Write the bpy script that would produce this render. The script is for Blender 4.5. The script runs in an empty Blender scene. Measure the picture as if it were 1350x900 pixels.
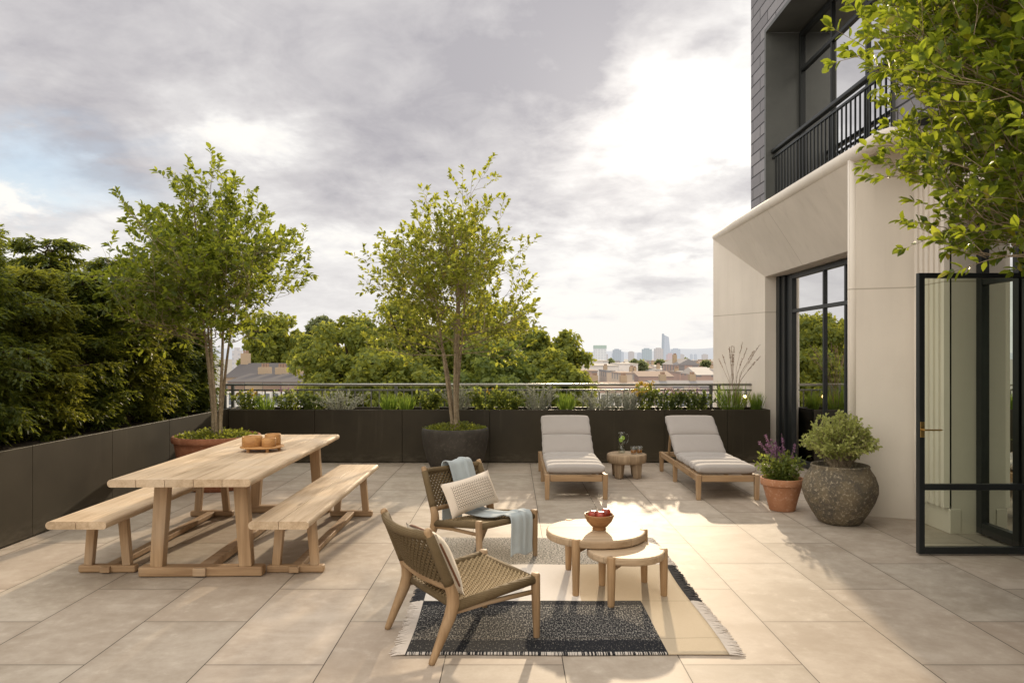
import bpy, math, random
import numpy as np
from mathutils import Vector, Matrix, Quaternion
random.seed(7)
R = math.radians
scene = bpy.context.scene
COL = scene.collection
CAMZ = 1.55
F = 975.0 / 1350.0          # focal length over sensor width

# ---------------------------------------------------------------- mesh builder
class MB:
    def __init__(s): s.v = []; s.f = []
    def add(s, vs, fs):
        o = len(s.v); s.v.extend([tuple(p) for p in vs]); s.f.extend([tuple(i + o for i in f) for f in fs]); return s
    def quad(s, a, b, c, d): return s.add([a, b, c, d], [(0, 1, 2, 3)])
    def box(s, c, d, rz=0.0):
        x, y, z = d[0] / 2, d[1] / 2, d[2] / 2
        P = []
        cr, sr = math.cos(rz), math.sin(rz)
        for sx, sy, sz in ((-1,-1,-1),(1,-1,-1),(1,1,-1),(-1,1,-1),(-1,-1,1),(1,-1,1),(1,1,1),(-1,1,1)):
            px, py = sx * x, sy * y
            P.append((c[0] + px * cr - py * sr, c[1] + px * sr + py * cr, c[2] + sz * z))
        return s.add(P, [(0,3,2,1),(4,5,6,7),(0,1,5,4),(1,2,6,5),(2,3,7,6),(3,0,4,7)])
    def lohi(s, lo, hi):
        return s.box([(lo[i] + hi[i]) / 2 for i in range(3)], [hi[i] - lo[i] for i in range(3)])
    def beam(s, p0, p1, w, h, side=(1,0,0), w1=None, h1=None):
        p0, p1 = Vector(p0), Vector(p1); d = (p1 - p0).normalized(); a = Vector(side)
        a = (a - d * a.dot(d)).normalized(); b = d.cross(a)
        w1 = w if w1 is None else w1; h1 = h if h1 is None else h1
        P = []
        for p, ww, hh in ((p0, w, h), (p1, w1, h1)):
            for sa, sb in ((-1,-1),(1,-1),(1,1),(-1,1)): P.append(p + a * sa * ww / 2 + b * sb * hh / 2)
        return s.add(P, [(0,3,2,1),(4,5,6,7),(0,1,5,4),(1,2,6,5),(2,3,7,6),(3,0,4,7)])
    def tube(s, pts, rad, n=8, caps=True, squash=None):
        pts = [Vector(p) for p in pts]; m = len(pts)
        if not hasattr(rad, '__len__'): rad = [rad] * m
        t0 = (pts[1] - pts[0]).normalized()
        ref = Vector((0, 0, 1)) if abs(t0.z) < 0.9 else Vector((1, 0, 0))
        a = (ref - t0 * ref.dot(t0)).normalized()
        V = []
        for i in range(m):
            t = (pts[min(i + 1, m - 1)] - pts[max(i - 1, 0)])
            t = t.normalized() if t.length > 1e-9 else t0
            a = a - t * a.dot(t); a = a.normalized() if a.length > 1e-6 else t.orthogonal().normalized()
            b = t.cross(a)
            for k in range(n):
                an = 2 * math.pi * k / n
                q = squash or 1
                V.append(pts[i] + (a * math.cos(an) * q + b * math.sin(an)) * rad[i])
        Fs = [(i*n+k, i*n+(k+1) % n, (i+1)*n+(k+1) % n, (i+1)*n+k) for i in range(m - 1) for k in range(n)]
        if caps: Fs += [tuple(range(n - 1, -1, -1)), tuple(range((m-1)*n, m*n))]
        return s.add(V, Fs)
    def lathe(s, prof, n=40, c=(0, 0, 0), wob=None):
        V = []; m = len(prof)
        for i, (r, z) in enumerate(prof):
            for k in range(n):
                a = 2 * math.pi * k / n; rr = r * (wob(a, z) if wob else 1)
                V.append((c[0] + rr * math.cos(a), c[1] + rr * math.sin(a), c[2] + z))
        Fs = [(i*n+k, i*n+(k+1) % n, (i+1)*n+(k+1) % n, (i+1)*n+k) for i in range(m - 1) for k in range(n)]
        if prof[0][0] > 1e-4: Fs.append(tuple(range(n - 1, -1, -1)))
        if prof[-1][0] > 1e-4: Fs.append(tuple(range((m-1)*n, m*n)))
        return s.add(V, Fs)
    def grid(s, fn, nu, nv, closed_u=False):
        V = [fn(i / nu, j / nv) for j in range(nv + 1) for i in range(nu + (0 if closed_u else 1))]
        w = nu if closed_u else nu + 1
        Fs = [(j*w+i, j*w+(i+1) % w, (j+1)*w+(i+1) % w, (j+1)*w+i) for j in range(nv) for i in range(nu)]
        return s.add(V, Fs)
    def out(s, name, mat, parent=None, smooth=False, bevel=0, seg=2, loc=None, subsurf=0, solid=0):
        me = bpy.data.meshes.new(name); me.from_pydata(s.v, [], s.f); me.validate(); me.update()
        return finish(name, me, mat, parent, smooth, bevel, seg, loc, subsurf, solid)

def finish(name, me, mat, parent=None, smooth=False, bevel=0, seg=2, loc=None, subsurf=0, solid=0):
    if mat: me.materials.append(mat)
    if smooth: me.polygons.foreach_set('use_smooth', [True] * len(me.polygons))
    o = bpy.data.objects.new(name, me); COL.objects.link(o)
    if parent: o.parent = parent
    if loc: o.location = loc
    if solid:
        m = o.modifiers.new('solid', 'SOLIDIFY'); m.thickness = solid; m.offset = 0
    if bevel:
        m = o.modifiers.new('bevel', 'BEVEL'); m.width = bevel; m.segments = seg; m.limit_method = 'ANGLE'; m.angle_limit = R(35)
    if subsurf:
        m = o.modifiers.new('sub', 'SUBSURF'); m.levels = subsurf; m.render_levels = subsurf
    return o

def tag(o, label=None, cat=None, group=None, kind=None):
    if label: o['label'] = label
    if cat: o['category'] = cat
    if group: o['group'] = group
    if kind: o['kind'] = kind
    return o

def thing(name, label, cat, loc=(0, 0, 0), rz=0.0, group=None):
    o = bpy.data.objects.new(name, None); COL.objects.link(o); o.empty_display_size = 0.2
    o.location = loc; o.rotation_euler = (0, 0, rz)
    return tag(o, label, cat, group)

def copy_tree(o, parent=None):
    c = o.copy(); COL.objects.link(c); c.parent = parent
    for ch in [q for q in bpy.data.objects if q.parent == o]: copy_tree(ch, c)
    return c

# ------------------------------------------------------------- node shorthand
class NT:
    def __init__(s, tree): s.t = tree; s.n = tree.nodes; s.l = tree.links
    def put(s, sock, val):
        if val is None: return
        if isinstance(val, bpy.types.NodeSocket): s.l.new(val, sock)
        elif isinstance(val, (tuple, list)) and hasattr(sock.default_value, '__len__'):
            v = list(val); L = len(sock.default_value)
            if len(v) < L: v = v + [1.0] * (L - len(v))
            sock.default_value = v[:L]
        else: sock.default_value = val
    def m(s, op, a, b=None, c=None, clamp=False):
        n = s.n.new('ShaderNodeMath'); n.operation = op; n.use_clamp = clamp
        for i, v in enumerate((a, b, c)): s.put(n.inputs[i], v) if v is not None else None
        return n.outputs[0]
    def vm(s, op, a, b=None, scale=None):
        n = s.n.new('ShaderNodeVectorMath'); n.operation = op
        s.put(n.inputs[0], a)
        if b is not None: s.put(n.inputs[1], b)
        if scale is not None: s.put(n.inputs['Scale'], scale)
        return n.outputs['Value'] if op in ('LENGTH', 'DISTANCE', 'DOT_PRODUCT') else n.outputs[0]
    def mix(s, f, a, b, mode='MIX'):
        n = s.n.new('ShaderNodeMix'); n.data_type = 'RGBA'; n.blend_type = mode; n.clamp_factor = True
        s.put(n.inputs[0], f); s.put(n.inputs[6], a); s.put(n.inputs[7], b); return n.outputs[2]
    def ramp(s, f, stops):
        n = s.n.new('ShaderNodeValToRGB'); e = n.color_ramp.elements
        while len(e) < len(stops): e.new(0.5)
        for i, (p, c) in enumerate(stops):
            e[i].position = p; e[i].color = (c, c, c, 1) if not hasattr(c, '__len__') else (*c, 1)
        s.put(n.inputs[0], f); return n.outputs[0]
    def sstep(s, x, a, b):
        n = s.n.new('ShaderNodeMapRange'); n.interpolation_type = 'SMOOTHSTEP'; n.clamp = True
        s.put(n.inputs[0], x); n.inputs[1].default_value = a; n.inputs[2].default_value = b
        n.inputs[3].default_value = 0; n.inputs[4].default_value = 1; return n.outputs[0]
    def noise(s, vec, scale, detail=4, rough=0.55, dist=0.0, col=False):
        n = s.n.new('ShaderNodeTexNoise'); s.put(n.inputs['Vector'], vec)
        n.inputs['Scale'].default_value = scale; n.inputs['Detail'].default_value = detail
        n.inputs['Roughness'].default_value = rough; n.inputs['Distortion'].default_value = dist
        return n.outputs['Color' if col else 'Fac']
    def voro(s, vec, scale, feature='F1', out='Distance'):
        n = s.n.new('ShaderNodeTexVoronoi'); n.feature = feature; s.put(n.inputs['Vector'], vec)
        n.inputs['Scale'].default_value = scale; return n.outputs[out]
    def white(s, vec):
        n = s.n.new('ShaderNodeTexWhiteNoise'); s.put(n.inputs['Vector'], vec); return n.outputs['Value']
    def mapping(s, vec, scale=(1, 1, 1), loc=(0, 0, 0), rot=(0, 0, 0)):
        n = s.n.new('ShaderNodeMapping'); s.put(n.inputs[0], vec); n.inputs['Scale'].default_value = scale
        n.inputs['Location'].default_value = loc; n.inputs['Rotation'].default_value = rot; return n.outputs[0]
    def sep(s, vec):
        n = s.n.new('ShaderNodeSeparateXYZ'); s.put(n.inputs[0], vec); return n.outputs
    def comb(s, x, y, z):
        n = s.n.new('ShaderNodeCombineXYZ')
        for i, v in enumerate((x, y, z)): s.put(n.inputs[i], v)
        return n.outputs[0]
    def coord(s, which='Object'):
        return s.n.new('ShaderNodeTexCoord').outputs[which]
    def geo(s, which): return s.n.new('ShaderNodeNewGeometry').outputs[which]
    def bump(s, h, strength=0.3, dist=0.01):
        n = s.n.new('ShaderNodeBump'); n.inputs['Strength'].default_value = strength
        n.inputs['Distance'].default_value = dist; s.put(n.inputs['Height'], h); return n.outputs[0]

def mat(name, col=(.5, .5, .5), rough=0.6, metal=0.0, spec=0.5):
    m = bpy.data.materials.new(name); m.use_nodes = True
    t = NT(m.node_tree); b = m.node_tree.nodes['Principled BSDF']
    b.inputs['Base Color'].default_value = (*col, 1); b.inputs['Roughness'].default_value = rough
    b.inputs['Metallic'].default_value = metal; b.inputs['Specular IOR Level'].default_value = spec
    return m, t, b

def mottled(name, col, rough=0.6, var=0.2, scale=6, bump=0.1, bscale=60, metal=0.0, spec=0.4, bdist=0.004):
    m, t, b = mat(name, col, rough, metal, spec)
    c = t.coord()
    n = t.noise(c, scale, 6, 0.6)
    lo = tuple(x * (1 - var) for x in col); hi = tuple(min(1, x * (1 + var)) for x in col)
    t.put(b.inputs['Base Color'], t.mix(t.sstep(n, .3, .7), lo, hi))
    t.put(b.inputs['Roughness'], t.m('MULTIPLY_ADD', n, 0.2, rough - 0.1))
    if bump: t.put(b.inputs['Normal'], t.bump(t.noise(c, bscale, 4, .6), bump, bdist))
    return m

def wood(name, axis, light, dark, rough=0.62, sc=1.0):
    m, t, b = mat(name, light, rough, 0, 0.3)
    c = t.coord()
    oi = t.n.new('ShaderNodeObjectInfo')
    c = t.vm('ADD', c, t.vm('SCALE', (3.1, 1.7, 2.3), None, t.m('MULTIPLY', oi.outputs['Random'], 9.0)))
    s = [22 * sc] * 3; s[axis] = 1.3 * sc
    cs = t.mapping(c, tuple(s))
    n1 = t.noise(cs, 1.0, 5, .6, .6)
    s2 = [95 * sc] * 3; s2[axis] = 3 * sc
    n2 = t.noise(t.mapping(c, tuple(s2)), 1.0, 3, .6)
    n3 = t.noise(c, 2.2, 3, .5)
    f = t.m('ADD', t.m('MULTIPLY', n1, .55), t.m('ADD', t.m('MULTIPLY', n2, .3), t.m('MULTIPLY', n3, .35)))
    wc = t.vm('SCALE', t.mix(t.sstep(f, .38, .78), dark, light), None, t.m('MULTIPLY_ADD', t.geo('Random Per Island'), .24, .86))
    kn = t.m('SUBTRACT', 1.0, t.sstep(t.voro(t.mapping(c, tuple(1.1 if i == axis else 4.5 for i in range(3))), 1.0), .02, .10))
    wc = t.mix(t.m('MULTIPLY', kn, .55), wc, tuple(q * .45 for q in dark))
    wc = t.mix(t.m('MULTIPLY', t.sstep(n3, .5, .72), .22), wc, (.40, .36, .31))
    t.put(b.inputs['Base Color'], wc)
    t.put(b.inputs['Normal'], t.bump(t.m('ADD', n1, n2), .22, .003))
    return m

def leafmat(name, dark, light, trans=0.4, tcol=None, rough=0.5, hue=None):
    m = bpy.data.materials.new(name); m.use_nodes = True
    t = NT(m.node_tree); b = m.node_tree.nodes['Principled BSDF']; out = m.node_tree.nodes['Material Output']
    r = t.geo('Random Per Island')
    c = t.mix(r, dark, light)
    if hue: c = t.mix(t.sstep(r, .9, .98), c, hue)
    t.put(b.inputs['Base Color'], c); b.inputs['Roughness'].default_value = rough; b.inputs['Specular IOR Level'].default_value = .35
    tr = t.n.new('ShaderNodeBsdfTranslucent')
    tc = tcol or tuple(min(1, x * 2.6) for x in light)
    t.put(tr.inputs[0], t.mix(r, tuple(x * .6 for x in tc), tc))
    ms = t.n.new('ShaderNodeMixShader'); ms.inputs[0].default_value = trans
    t.l.new(b.outputs[0], ms.inputs[1]); t.l.new(tr.outputs[0], ms.inputs[2]); t.l.new(ms.outputs[0], out.inputs[0])
    return m

def glassmat(name, tint=(.85, .9, .87), refl=0.0, rough=0.0, rim=False):
    m = bpy.data.materials.new(name); m.use_nodes = True
    t = NT(m.node_tree); m.node_tree.nodes.remove(m.node_tree.nodes['Principled BSDF']); out = m.node_tree.nodes['Material Output']
    tr = t.n.new('ShaderNodeBsdfTransparent'); tr.inputs[0].default_value = (*tint, 1)
    gl = t.n.new('ShaderNodeBsdfGlossy'); gl.inputs['Roughness'].default_value = rough
    fr = t.n.new('ShaderNodeFresnel'); fr.inputs[0].default_value = 1.5
    ms = t.n.new('ShaderNodeMixShader')
    if rim:
        lw = t.n.new('ShaderNodeLayerWeight'); lw.inputs[0].default_value = .5
        t.put(ms.inputs[0], t.m('MULTIPLY_ADD', t.m('POWER', lw.outputs['Facing'], 3.0), .55, refl, True))
    else: t.put(ms.inputs[0], t.m('MULTIPLY_ADD', fr.outputs[0], 1 - refl, refl, True))
    t.l.new(tr.outputs[0], ms.inputs[1]); t.l.new(gl.outputs[0], ms.inputs[2]); t.l.new(ms.outputs[0], out.inputs[0])
    return m

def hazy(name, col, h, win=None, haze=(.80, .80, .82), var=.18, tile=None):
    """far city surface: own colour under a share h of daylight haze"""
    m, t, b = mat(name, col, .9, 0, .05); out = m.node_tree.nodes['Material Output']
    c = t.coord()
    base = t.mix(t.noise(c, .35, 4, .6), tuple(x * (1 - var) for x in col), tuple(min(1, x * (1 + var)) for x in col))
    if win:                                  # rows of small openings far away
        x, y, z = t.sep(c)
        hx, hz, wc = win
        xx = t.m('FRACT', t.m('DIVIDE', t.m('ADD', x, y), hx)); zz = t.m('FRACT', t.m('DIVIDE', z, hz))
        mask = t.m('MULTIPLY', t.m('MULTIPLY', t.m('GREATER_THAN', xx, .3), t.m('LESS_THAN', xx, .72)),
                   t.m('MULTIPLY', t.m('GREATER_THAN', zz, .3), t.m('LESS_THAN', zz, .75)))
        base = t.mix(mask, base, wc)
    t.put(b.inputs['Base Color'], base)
    e = t.n.new('ShaderNodeEmission'); e.inputs[0].default_value = (*haze, 1); e.inputs[1].default_value = 1  # surface glow standing in for airlight, blended over the own colour
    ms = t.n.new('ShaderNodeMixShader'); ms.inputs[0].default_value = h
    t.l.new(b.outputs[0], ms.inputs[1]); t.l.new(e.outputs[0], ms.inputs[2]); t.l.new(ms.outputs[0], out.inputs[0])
    return m

# ------------------------------------------------------------------ materials
M = {}
def floor_material():
    m, t, b = mat('porcelain_paving', (.5, .43, .35), .66, 0, .07)
    c = t.coord(); x, y, z = t.sep(c)
    u = t.m('DIVIDE', t.m('SUBTRACT', x, .257), .6)
    col = t.m('FLOOR', u)
    par = t.m('FLOORED_MODULO', col, 2.0)
    v = t.m('ADD', t.m('DIVIDE', t.m('SUBTRACT', y, 3.707), 1.2), t.m('MULTIPLY', t.m('SUBTRACT', 1.0, par), .5))
    row = t.m('FLOOR', v)
    fu = t.m('SUBTRACT', u, col); fv = t.m('SUBTRACT', v, row)
    du = t.m('MULTIPLY', t.m('MINIMUM', fu, t.m('SUBTRACT', 1.0, fu)), .6)
    dv = t.m('MULTIPLY', t.m('MINIMUM', fv, t.m('SUBTRACT', 1.0, fv)), 1.2)
    dj = t.m('MINIMUM', du, dv)
    joint = t.m('SUBTRACT', 1.0, t.sstep(dj, .0016, .0034))
    tid = t.comb(col, row, 0.0)
    w = t.white(tid)
    w2 = t.white(t.vm('ADD', tid, (17.3, 5.1, 2.0)))
    cc = t.vm('ADD', c, t.vm('SCALE', (13.0, 7.0, 3.0), None, w))
    n1 = t.noise(cc, 1.6, 6, .62, .8); n2 = t.noise(cc, 9, 6, .7); n3 = t.noise(cc, 140, 2, .6)
    f = t.m('ADD', t.m('MULTIPLY', n1, .55), t.m('MULTIPLY', n2, .45))
    base = t.mix(t.sstep(f, .36, .66), (.315, .268, .215), (.450, .398, .335))
    base = t.mix(t.m('MULTIPLY', t.sstep(n2, .56, .75), .35), base, (.58, .51, .43))
    base = t.mix(t.m('MULTIPLY', w2, .6), base, t.mix(.5, base, (.47, .355, .28)))
    sc = t.m('MULTIPLY_ADD', w, .16, .92)
    base = t.vm('SCALE', base, None, sc)
    base = t.mix(t.m('MULTIPLY', t.sstep(n3, .55, .8), .18), base, (.3, .24, .18))
    grime = t.m('MULTIPLY', t.m('SUBTRACT', 1.0, t.sstep(dj, .003, .045)), t.m('MULTIPLY', n2, .24))
    base = t.mix(grime, base, (.20, .16, .12))
    spots = t.m('MULTIPLY', t.m('SUBTRACT', 1.0, t.sstep(t.voro(t.vm('ADD', c, t.vm('SCALE', (1, 1, 0), None, t.m('MULTIPLY', n2, .12))), 3.1), .02, .075)), t.sstep(n1, .5, .62))
    base = t.mix(t.m('MULTIPLY', spots, .22), base, (.24, .19, .14))
    pale = t.sstep(t.noise(t.mapping(cc, (.55, 1.6, 1)), 1.1, 5, .6, 1.2), .56, .70)
    base = t.mix(t.m('MULTIPLY', pale, .22), base, (.56, .50, .43))
    base = t.mix(joint, base, (.055, .045, .036))
    t.put(b.inputs['Base Color'], base)
    t.put(b.inputs['Roughness'], t.m('MULTIPLY_ADD', n2, .2, .48))
    h = t.m('SUBTRACT', t.m('MULTIPLY', n3, .15), t.m('MULTIPLY', joint, 1.0))
    t.put(b.inputs['Normal'], t.bump(h, .25, .003))
    return m
M['floor'] = floor_material()
M['slab'] = mottled('slab_concrete', (.35, .32, .28), .8)
M['planter'] = mottled('bronze_sheet', (.037, .030, .0185), .5, .2, 1.5, .03, 30, .1, .3)
t_ = NT(M['planter'].node_tree); b_ = M['planter'].node_tree.nodes['Principled BSDF']; src_ = b_.inputs['Base Color'].links[0].from_socket
c_ = t_.coord(); z_ = t_.sep(c_)[2]; n_ = t_.noise(t_.mapping(c_, (3, 3, 9)), 2.2, 6, .65)
dust_ = t_.m('MULTIPLY', t_.m('SUBTRACT', 1.0, t_.sstep(z_, .0, .22)), t_.sstep(n_, .35, .7))
dust_ = t_.m('MAXIMUM', t_.m('MULTIPLY', dust_, .30), t_.m('MULTIPLY', t_.sstep(t_.noise(t_.mapping(c_, (7, 7, .5)), 1.5, 5, .6), .56, .75), .10))
t_.put(b_.inputs['Base Color'], t_.mix(dust_, src_, (.20, .17, .13)))
M['soil'] = mottled('potting_soil', (.035, .024, .015), .95, .5, 20, 1.0, 80, bdist=.02)
M['rail'] = mottled('railing_paint', (.12, .123, .112), .34, .1, 4, 0, metal=.4)
TL, TD = (.55, .425, .295), (.35, .25, .155)
CL, CD = (.37, .245, .135), (.20, .122, .062)
for i, a in enumerate('xyz'):
    M['teak_' + a] = wood('pale_teak_' + a, i, TL, TD)
    M['oil_' + a] = wood('oiled_wood_' + a, i, CL, CD)
M['oak_leg'] = wood('table_leg_wood', 2, (.50, .34, .20), (.29, .18, .095))
M['oak_foot'] = wood('table_foot_wood', 0, (.46, .31, .18), (.26, .16, .085))
M['stump'] = wood('raw_trunk_wood', 2, (.44, .33, .22), (.2, .135, .08), .75, .6)
M['bowl'] = wood('turned_bowl_wood', 0, (.36, .19, .08), (.19, .085, .03), .45)
M['caddy'] = wood('tray_wood', 0, (.52, .29, .11), (.30, .14, .05), .5)

def rope_mat(name, c1, c2, freq=150, axis='w'):
    m, t, b = mat(name, c1, .8, 0, .2)
    c = t.coord()
    n = t.noise(c, 260, 3, .6); n2 = t.noise(c, 12, 3, .6)
    t.put(b.inputs['Base Color'], t.mix(t.m('MULTIPLY_ADD', n, .8, t.m('MULTIPLY_ADD', n2, .6, -.25)), c2, c1))
    w = t.n.new('ShaderNodeTexWave'); w.wave_type = 'BANDS'; w.bands_direction = 'Z'; t.put(w.inputs['Vector'], c)
    w.inputs['Scale'].default_value = 45; w.inputs['Distortion'].default_value = .6
    t.put(b.inputs['Normal'], t.bump(t.m('ADD', w.outputs['Fac'], t.m('MULTIPLY', n, .4)), .55, .004))
    return m
M['wrap'] = rope_mat('wrapped_cord', (.185, .132, .070), (.09, .063, .032))
M['cord'] = rope_mat('woven_cord', (.43, .325, .195), (.22, .16, .085))

def fabric(name, c1, c2, fine=420, bump=.35, coarse=8):
    m, t, b = mat(name, c1, .9, 0, .15); b.inputs['Sheen Weight'].default_value = .25
    c = t.coord()
    n = t.noise(t.mapping(c, (1, 1, 1)), fine, 2, .5); n2 = t.noise(c, coarse, 4, .6)
    t.put(b.inputs['Base Color'], t.mix(t.m('MULTIPLY_ADD', n, .7, t.m('MULTIPLY', n2, .3)), c2, c1))
    t.put(b.inputs['Normal'], t.bump(t.m('ADD', n, t.m('MULTIPLY', n2, 3)), bump, .003))
    return m
M['cushion'] = fabric('linen_cushion', (.415, .38, .36), (.315, .288, .272))
M['piping'] = fabric('seam_piping', (.22, .19, .17), (.17, .145, .13))
M['cream'] = fabric('cream_wool', (.70, .62, .50), (.54, .46, .36), 200)
M['tanpipe'] = fabric('brown_piping', (.22, .10, .05), (.16, .07, .035))
M['throw'] = fabric('blue_throw', (.40, .445, .46), (.29, .33, .35), 230, .6)
def lumbar_mat():
    m, t, b = mat('stitched_cover', (.7, .6, .5), .9, 0, .15)
    c = t.coord(); x, y, z = t.sep(c)
    p = .021
    ax = t.m('ABSOLUTE', t.m('SUBTRACT', t.m('FRACT', t.m('DIVIDE', x, p)), .5))
    ay = t.m('ABSOLUTE', t.m('SUBTRACT', t.m('FRACT', t.m('DIVIDE', y, p)), .5))
    dash = t.m('MULTIPLY', t.m('LESS_THAN', ax, .30), t.m('LESS_THAN', ay, .15))
    dash2 = t.m('MULTIPLY', t.m('GREATER_THAN', ax, .40), t.m('GREATER_THAN', ay, .2))
    inx = t.m('LESS_THAN', t.m('ABSOLUTE', x), .195); iny = t.m('LESS_THAN', t.m('ABSOLUTE', y), .092)
    msk = t.m('MULTIPLY', t.m('MAXIMUM', dash, dash2), t.m('MULTIPLY', inx, iny))
    n = t.noise(c, 300, 2)
    base = t.mix(n, (.58, .49, .40), (.72, .64, .55))
    t.put(b.inputs['Base Color'], t.mix(t.m('MULTIPLY', msk, .88), base, (.07, .05, .035)))
    t.put(b.inputs['Normal'], t.bump(t.m('SUBTRACT', n, msk), .4, .003))
    return m
M['lumbar'] = lumbar_mat()

def rug_mat():
    m, t, b = mat('flatweave_rug', (.6, .5, .4), .95, 0, .1)
    c = t.coord(); x, y, z = t.sep(c)
    warp = t.noise(t.mapping(c, (125, 42, 1)), 1.0, 4, .8)
    warp2 = t.noise(t.mapping(c, (34, 420, 1)), 1.0, 2, .6)
    n = t.noise(c, 3, 4)
    sub = t.m('MULTIPLY', t.m('GREATER_THAN', y, 4.00), t.m('LESS_THAN', y, 4.56))
    edge = t.m('LESS_THAN', y, 3.842)
    thr = t.m('SUBTRACT', .60, t.m('MULTIPLY', sub, .07))
    fleck = t.sstep(t.m('SUBTRACT', warp, thr), -.03, .06)
    dark = t.mix(fleck, (.020, .021, .025), (.32, .30, .27))
    dark = t.mix(t.m('MULTIPLY', edge, t.m('GREATER_THAN', t.noise(t.mapping(c, (120, 1, 1)), 1, 1), .5)), dark, (.5, .46, .42))
    grey = t.mix(t.sstep(t.noise(t.mapping(c, (70, 95, 1)), 1.0, 3, .7), .42, .58), (.085, .08, .075), (.50, .46, .40))
    tan = t.mix(t.m('MULTIPLY_ADD', warp2, .7, t.m('MULTIPLY', n, .3)), (.44, .355, .25), (.565, .475, .355))
    cream = t.mix(warp2, (.58, .52, .46), (.74, .69, .63))
    band2 = t.mix(t.m('GREATER_THAN', x, .436), cream, tan)
    band1 = t.mix(t.m('GREATER_THAN', x, .808), dark, tan)
    band3 = t.mix(t.m('GREATER_THAN', x, 1.06), grey, cream)
    col = t.mix(t.m('GREATER_THAN', y, 4.64), band1, band2)
    col = t.mix(t.m('GREATER_THAN', y, 5.45), col, band3)
    for yy in (4.64, 5.45, 4.03):
        ln = t.m('LESS_THAN', t.m('ABSOLUTE', t.m('SUBTRACT', y, yy)), .0035)
        col = t.mix(t.m('MULTIPLY', ln, .45), col, (.12, .09, .06))
    t.put(b.inputs['Base Color'], col)
    t.put(b.inputs['Normal'], t.bump(t.m('ADD', warp, warp2), .6, .004))
    return m
M['rug'] = rug_mat()
M['fringe_w'] = fabric('cream_fringe', (.66, .60, .54), (.5, .44, .39))
M['fringe_b'] = fabric('black_fringe', (.03, .03, .034), (.018, .018, .02))

def stone_mat():
    m, t, b = mat('limestone', (.6, .53, .45), .75, 0, .25)
    c = t.coord(); x, y, z = t.sep(c)
    n1 = t.noise(c, 1.1, 5, .6); n2 = t.noise(c, 60, 3, .7); n3 = t.noise(t.mapping(c, (2, 2, .25)), 2, 4)
    base = t.mix(t.sstep(t.m('MULTIPLY_ADD', n1, .6, t.m('MULTIPLY', n3, .4)), .35, .65), (.70, .645, .575), (.775, .715, .64))
    base = t.mix(t.m('MULTIPLY', t.sstep(n2, .6, .8), .25), base, (.47, .39, .31))
    j = t.m('MAXIMUM', t.m('LESS_THAN', t.m('ABSOLUTE', t.m('SUBTRACT', z, 2.19)), .006),
            t.m('MULTIPLY', t.m('LESS_THAN', t.m('ABSOLUTE', t.m('SUBTRACT', y, 1.62)), .005), t.m('LESS_THAN', z, 3.43)))
    streak = t.sstep(t.noise(t.mapping(c, (5, 5, .35)), 1.6, 5, .6), .52, .72)
    base = t.mix(t.m('MULTIPLY', streak, t.m('MULTIPLY', t.sstep(z, 1.2, 3.4), .16)), base, (.42, .36, .29))
    base = t.mix(t.m('MULTIPLY', j, .55), base, (.28, .23, .17))
    low = t.m('SUBTRACT', 1.0, t.sstep(z, .0, .30))
    base = t.mix(t.m('MULTIPLY', low, t.m('MULTIPLY', n1, .6)), base, (.34, .28, .22))
    t.put(b.inputs['Base Color'], base)
    t.put(b.inputs['Normal'], t.bump(t.m('SUBTRACT', t.m('MULTIPLY', n2, .3), j), .25, .004))
    return m
M['stone'] = stone_mat()
def slate_mat():
    m, t, b = mat('slate_brick', (.1, .1, .11), .55, 0, .4)
    c = t.coord(); x, y, z = t.sep(c)
    bw, bh = .62, .165
    v = t.m('DIVIDE', z, bh); row = t.m('FLOOR', v)
    u = t.m('ADD', t.m('DIVIDE', t.m('ADD', y, x), bw), t.m('MULTIPLY', t.m('FLOORED_MODULO', row, 2.0), .5)); cl = t.m('FLOOR', u)
    fu = t.m('SUBTRACT', u, cl); fv = t.m('SUBTRACT', v, row)
    d = t.m('MINIMUM', t.m('MULTIPLY', t.m('MINIMUM', fu, t.m('SUBTRACT', 1., fu)), bw), t.m('MULTIPLY', t.m('MINIMUM', fv, t.m('SUBTRACT', 1., fv)), bh))
    j = t.m('SUBTRACT', 1., t.sstep(d, .006, .013))
    w = t.white(t.comb(cl, row, 0.)); n = t.noise(c, 14, 5, .65)
    base = t.mix(t.m('MULTIPLY_ADD', w, .6, t.m('MULTIPLY', n, .4)), (.15, .145, .16), (.31, .30, .32))
    t.put(b.inputs['Base Color'], t.mix(j, base, (.025, .024, .027)))
    t.put(b.inputs['Normal'], t.bump(t.m('SUBTRACT', t.m('MULTIPLY', n, .5), t.m('MULTIPLY', j, 1.5)), .6, .012))
    return m
M['slate'] = slate_mat()
M['frame'] = mottled('dark_steel_frame', (.020, .023, .024), .38, .12, 5, .02, metal=.2)
M['surround'] = mottled('grey_metal_surround', (.125, .13, .125), .42, .12, 2, .02, metal=.3)
M['glass_win'] = glassmat('window_glass', (.50, .56, .52), .18)
M['glass_door'] = glassmat('door_glass', (.80, .86, .74), .03)
M['glass_up'] = glassmat('upper_window_glass', (.75, .8, .74), .36)
M['jug'] = glassmat('clear_drinking_glass', (.93, .95, .93), .05, 0, True)
M['amber'] = leafmat('amber_drink', (.45, .20, .04), (.5, .23, .05), .6, (.95, .5, .12), .2)
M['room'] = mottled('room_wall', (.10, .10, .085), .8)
M['curtain'] = fabric('sheer_curtain', (.55, .60, .48), (.42, .47, .37))
M['brass'] = mottled('brass', (.62, .42, .15), .3, .1, 8, 0, metal=.9)
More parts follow.
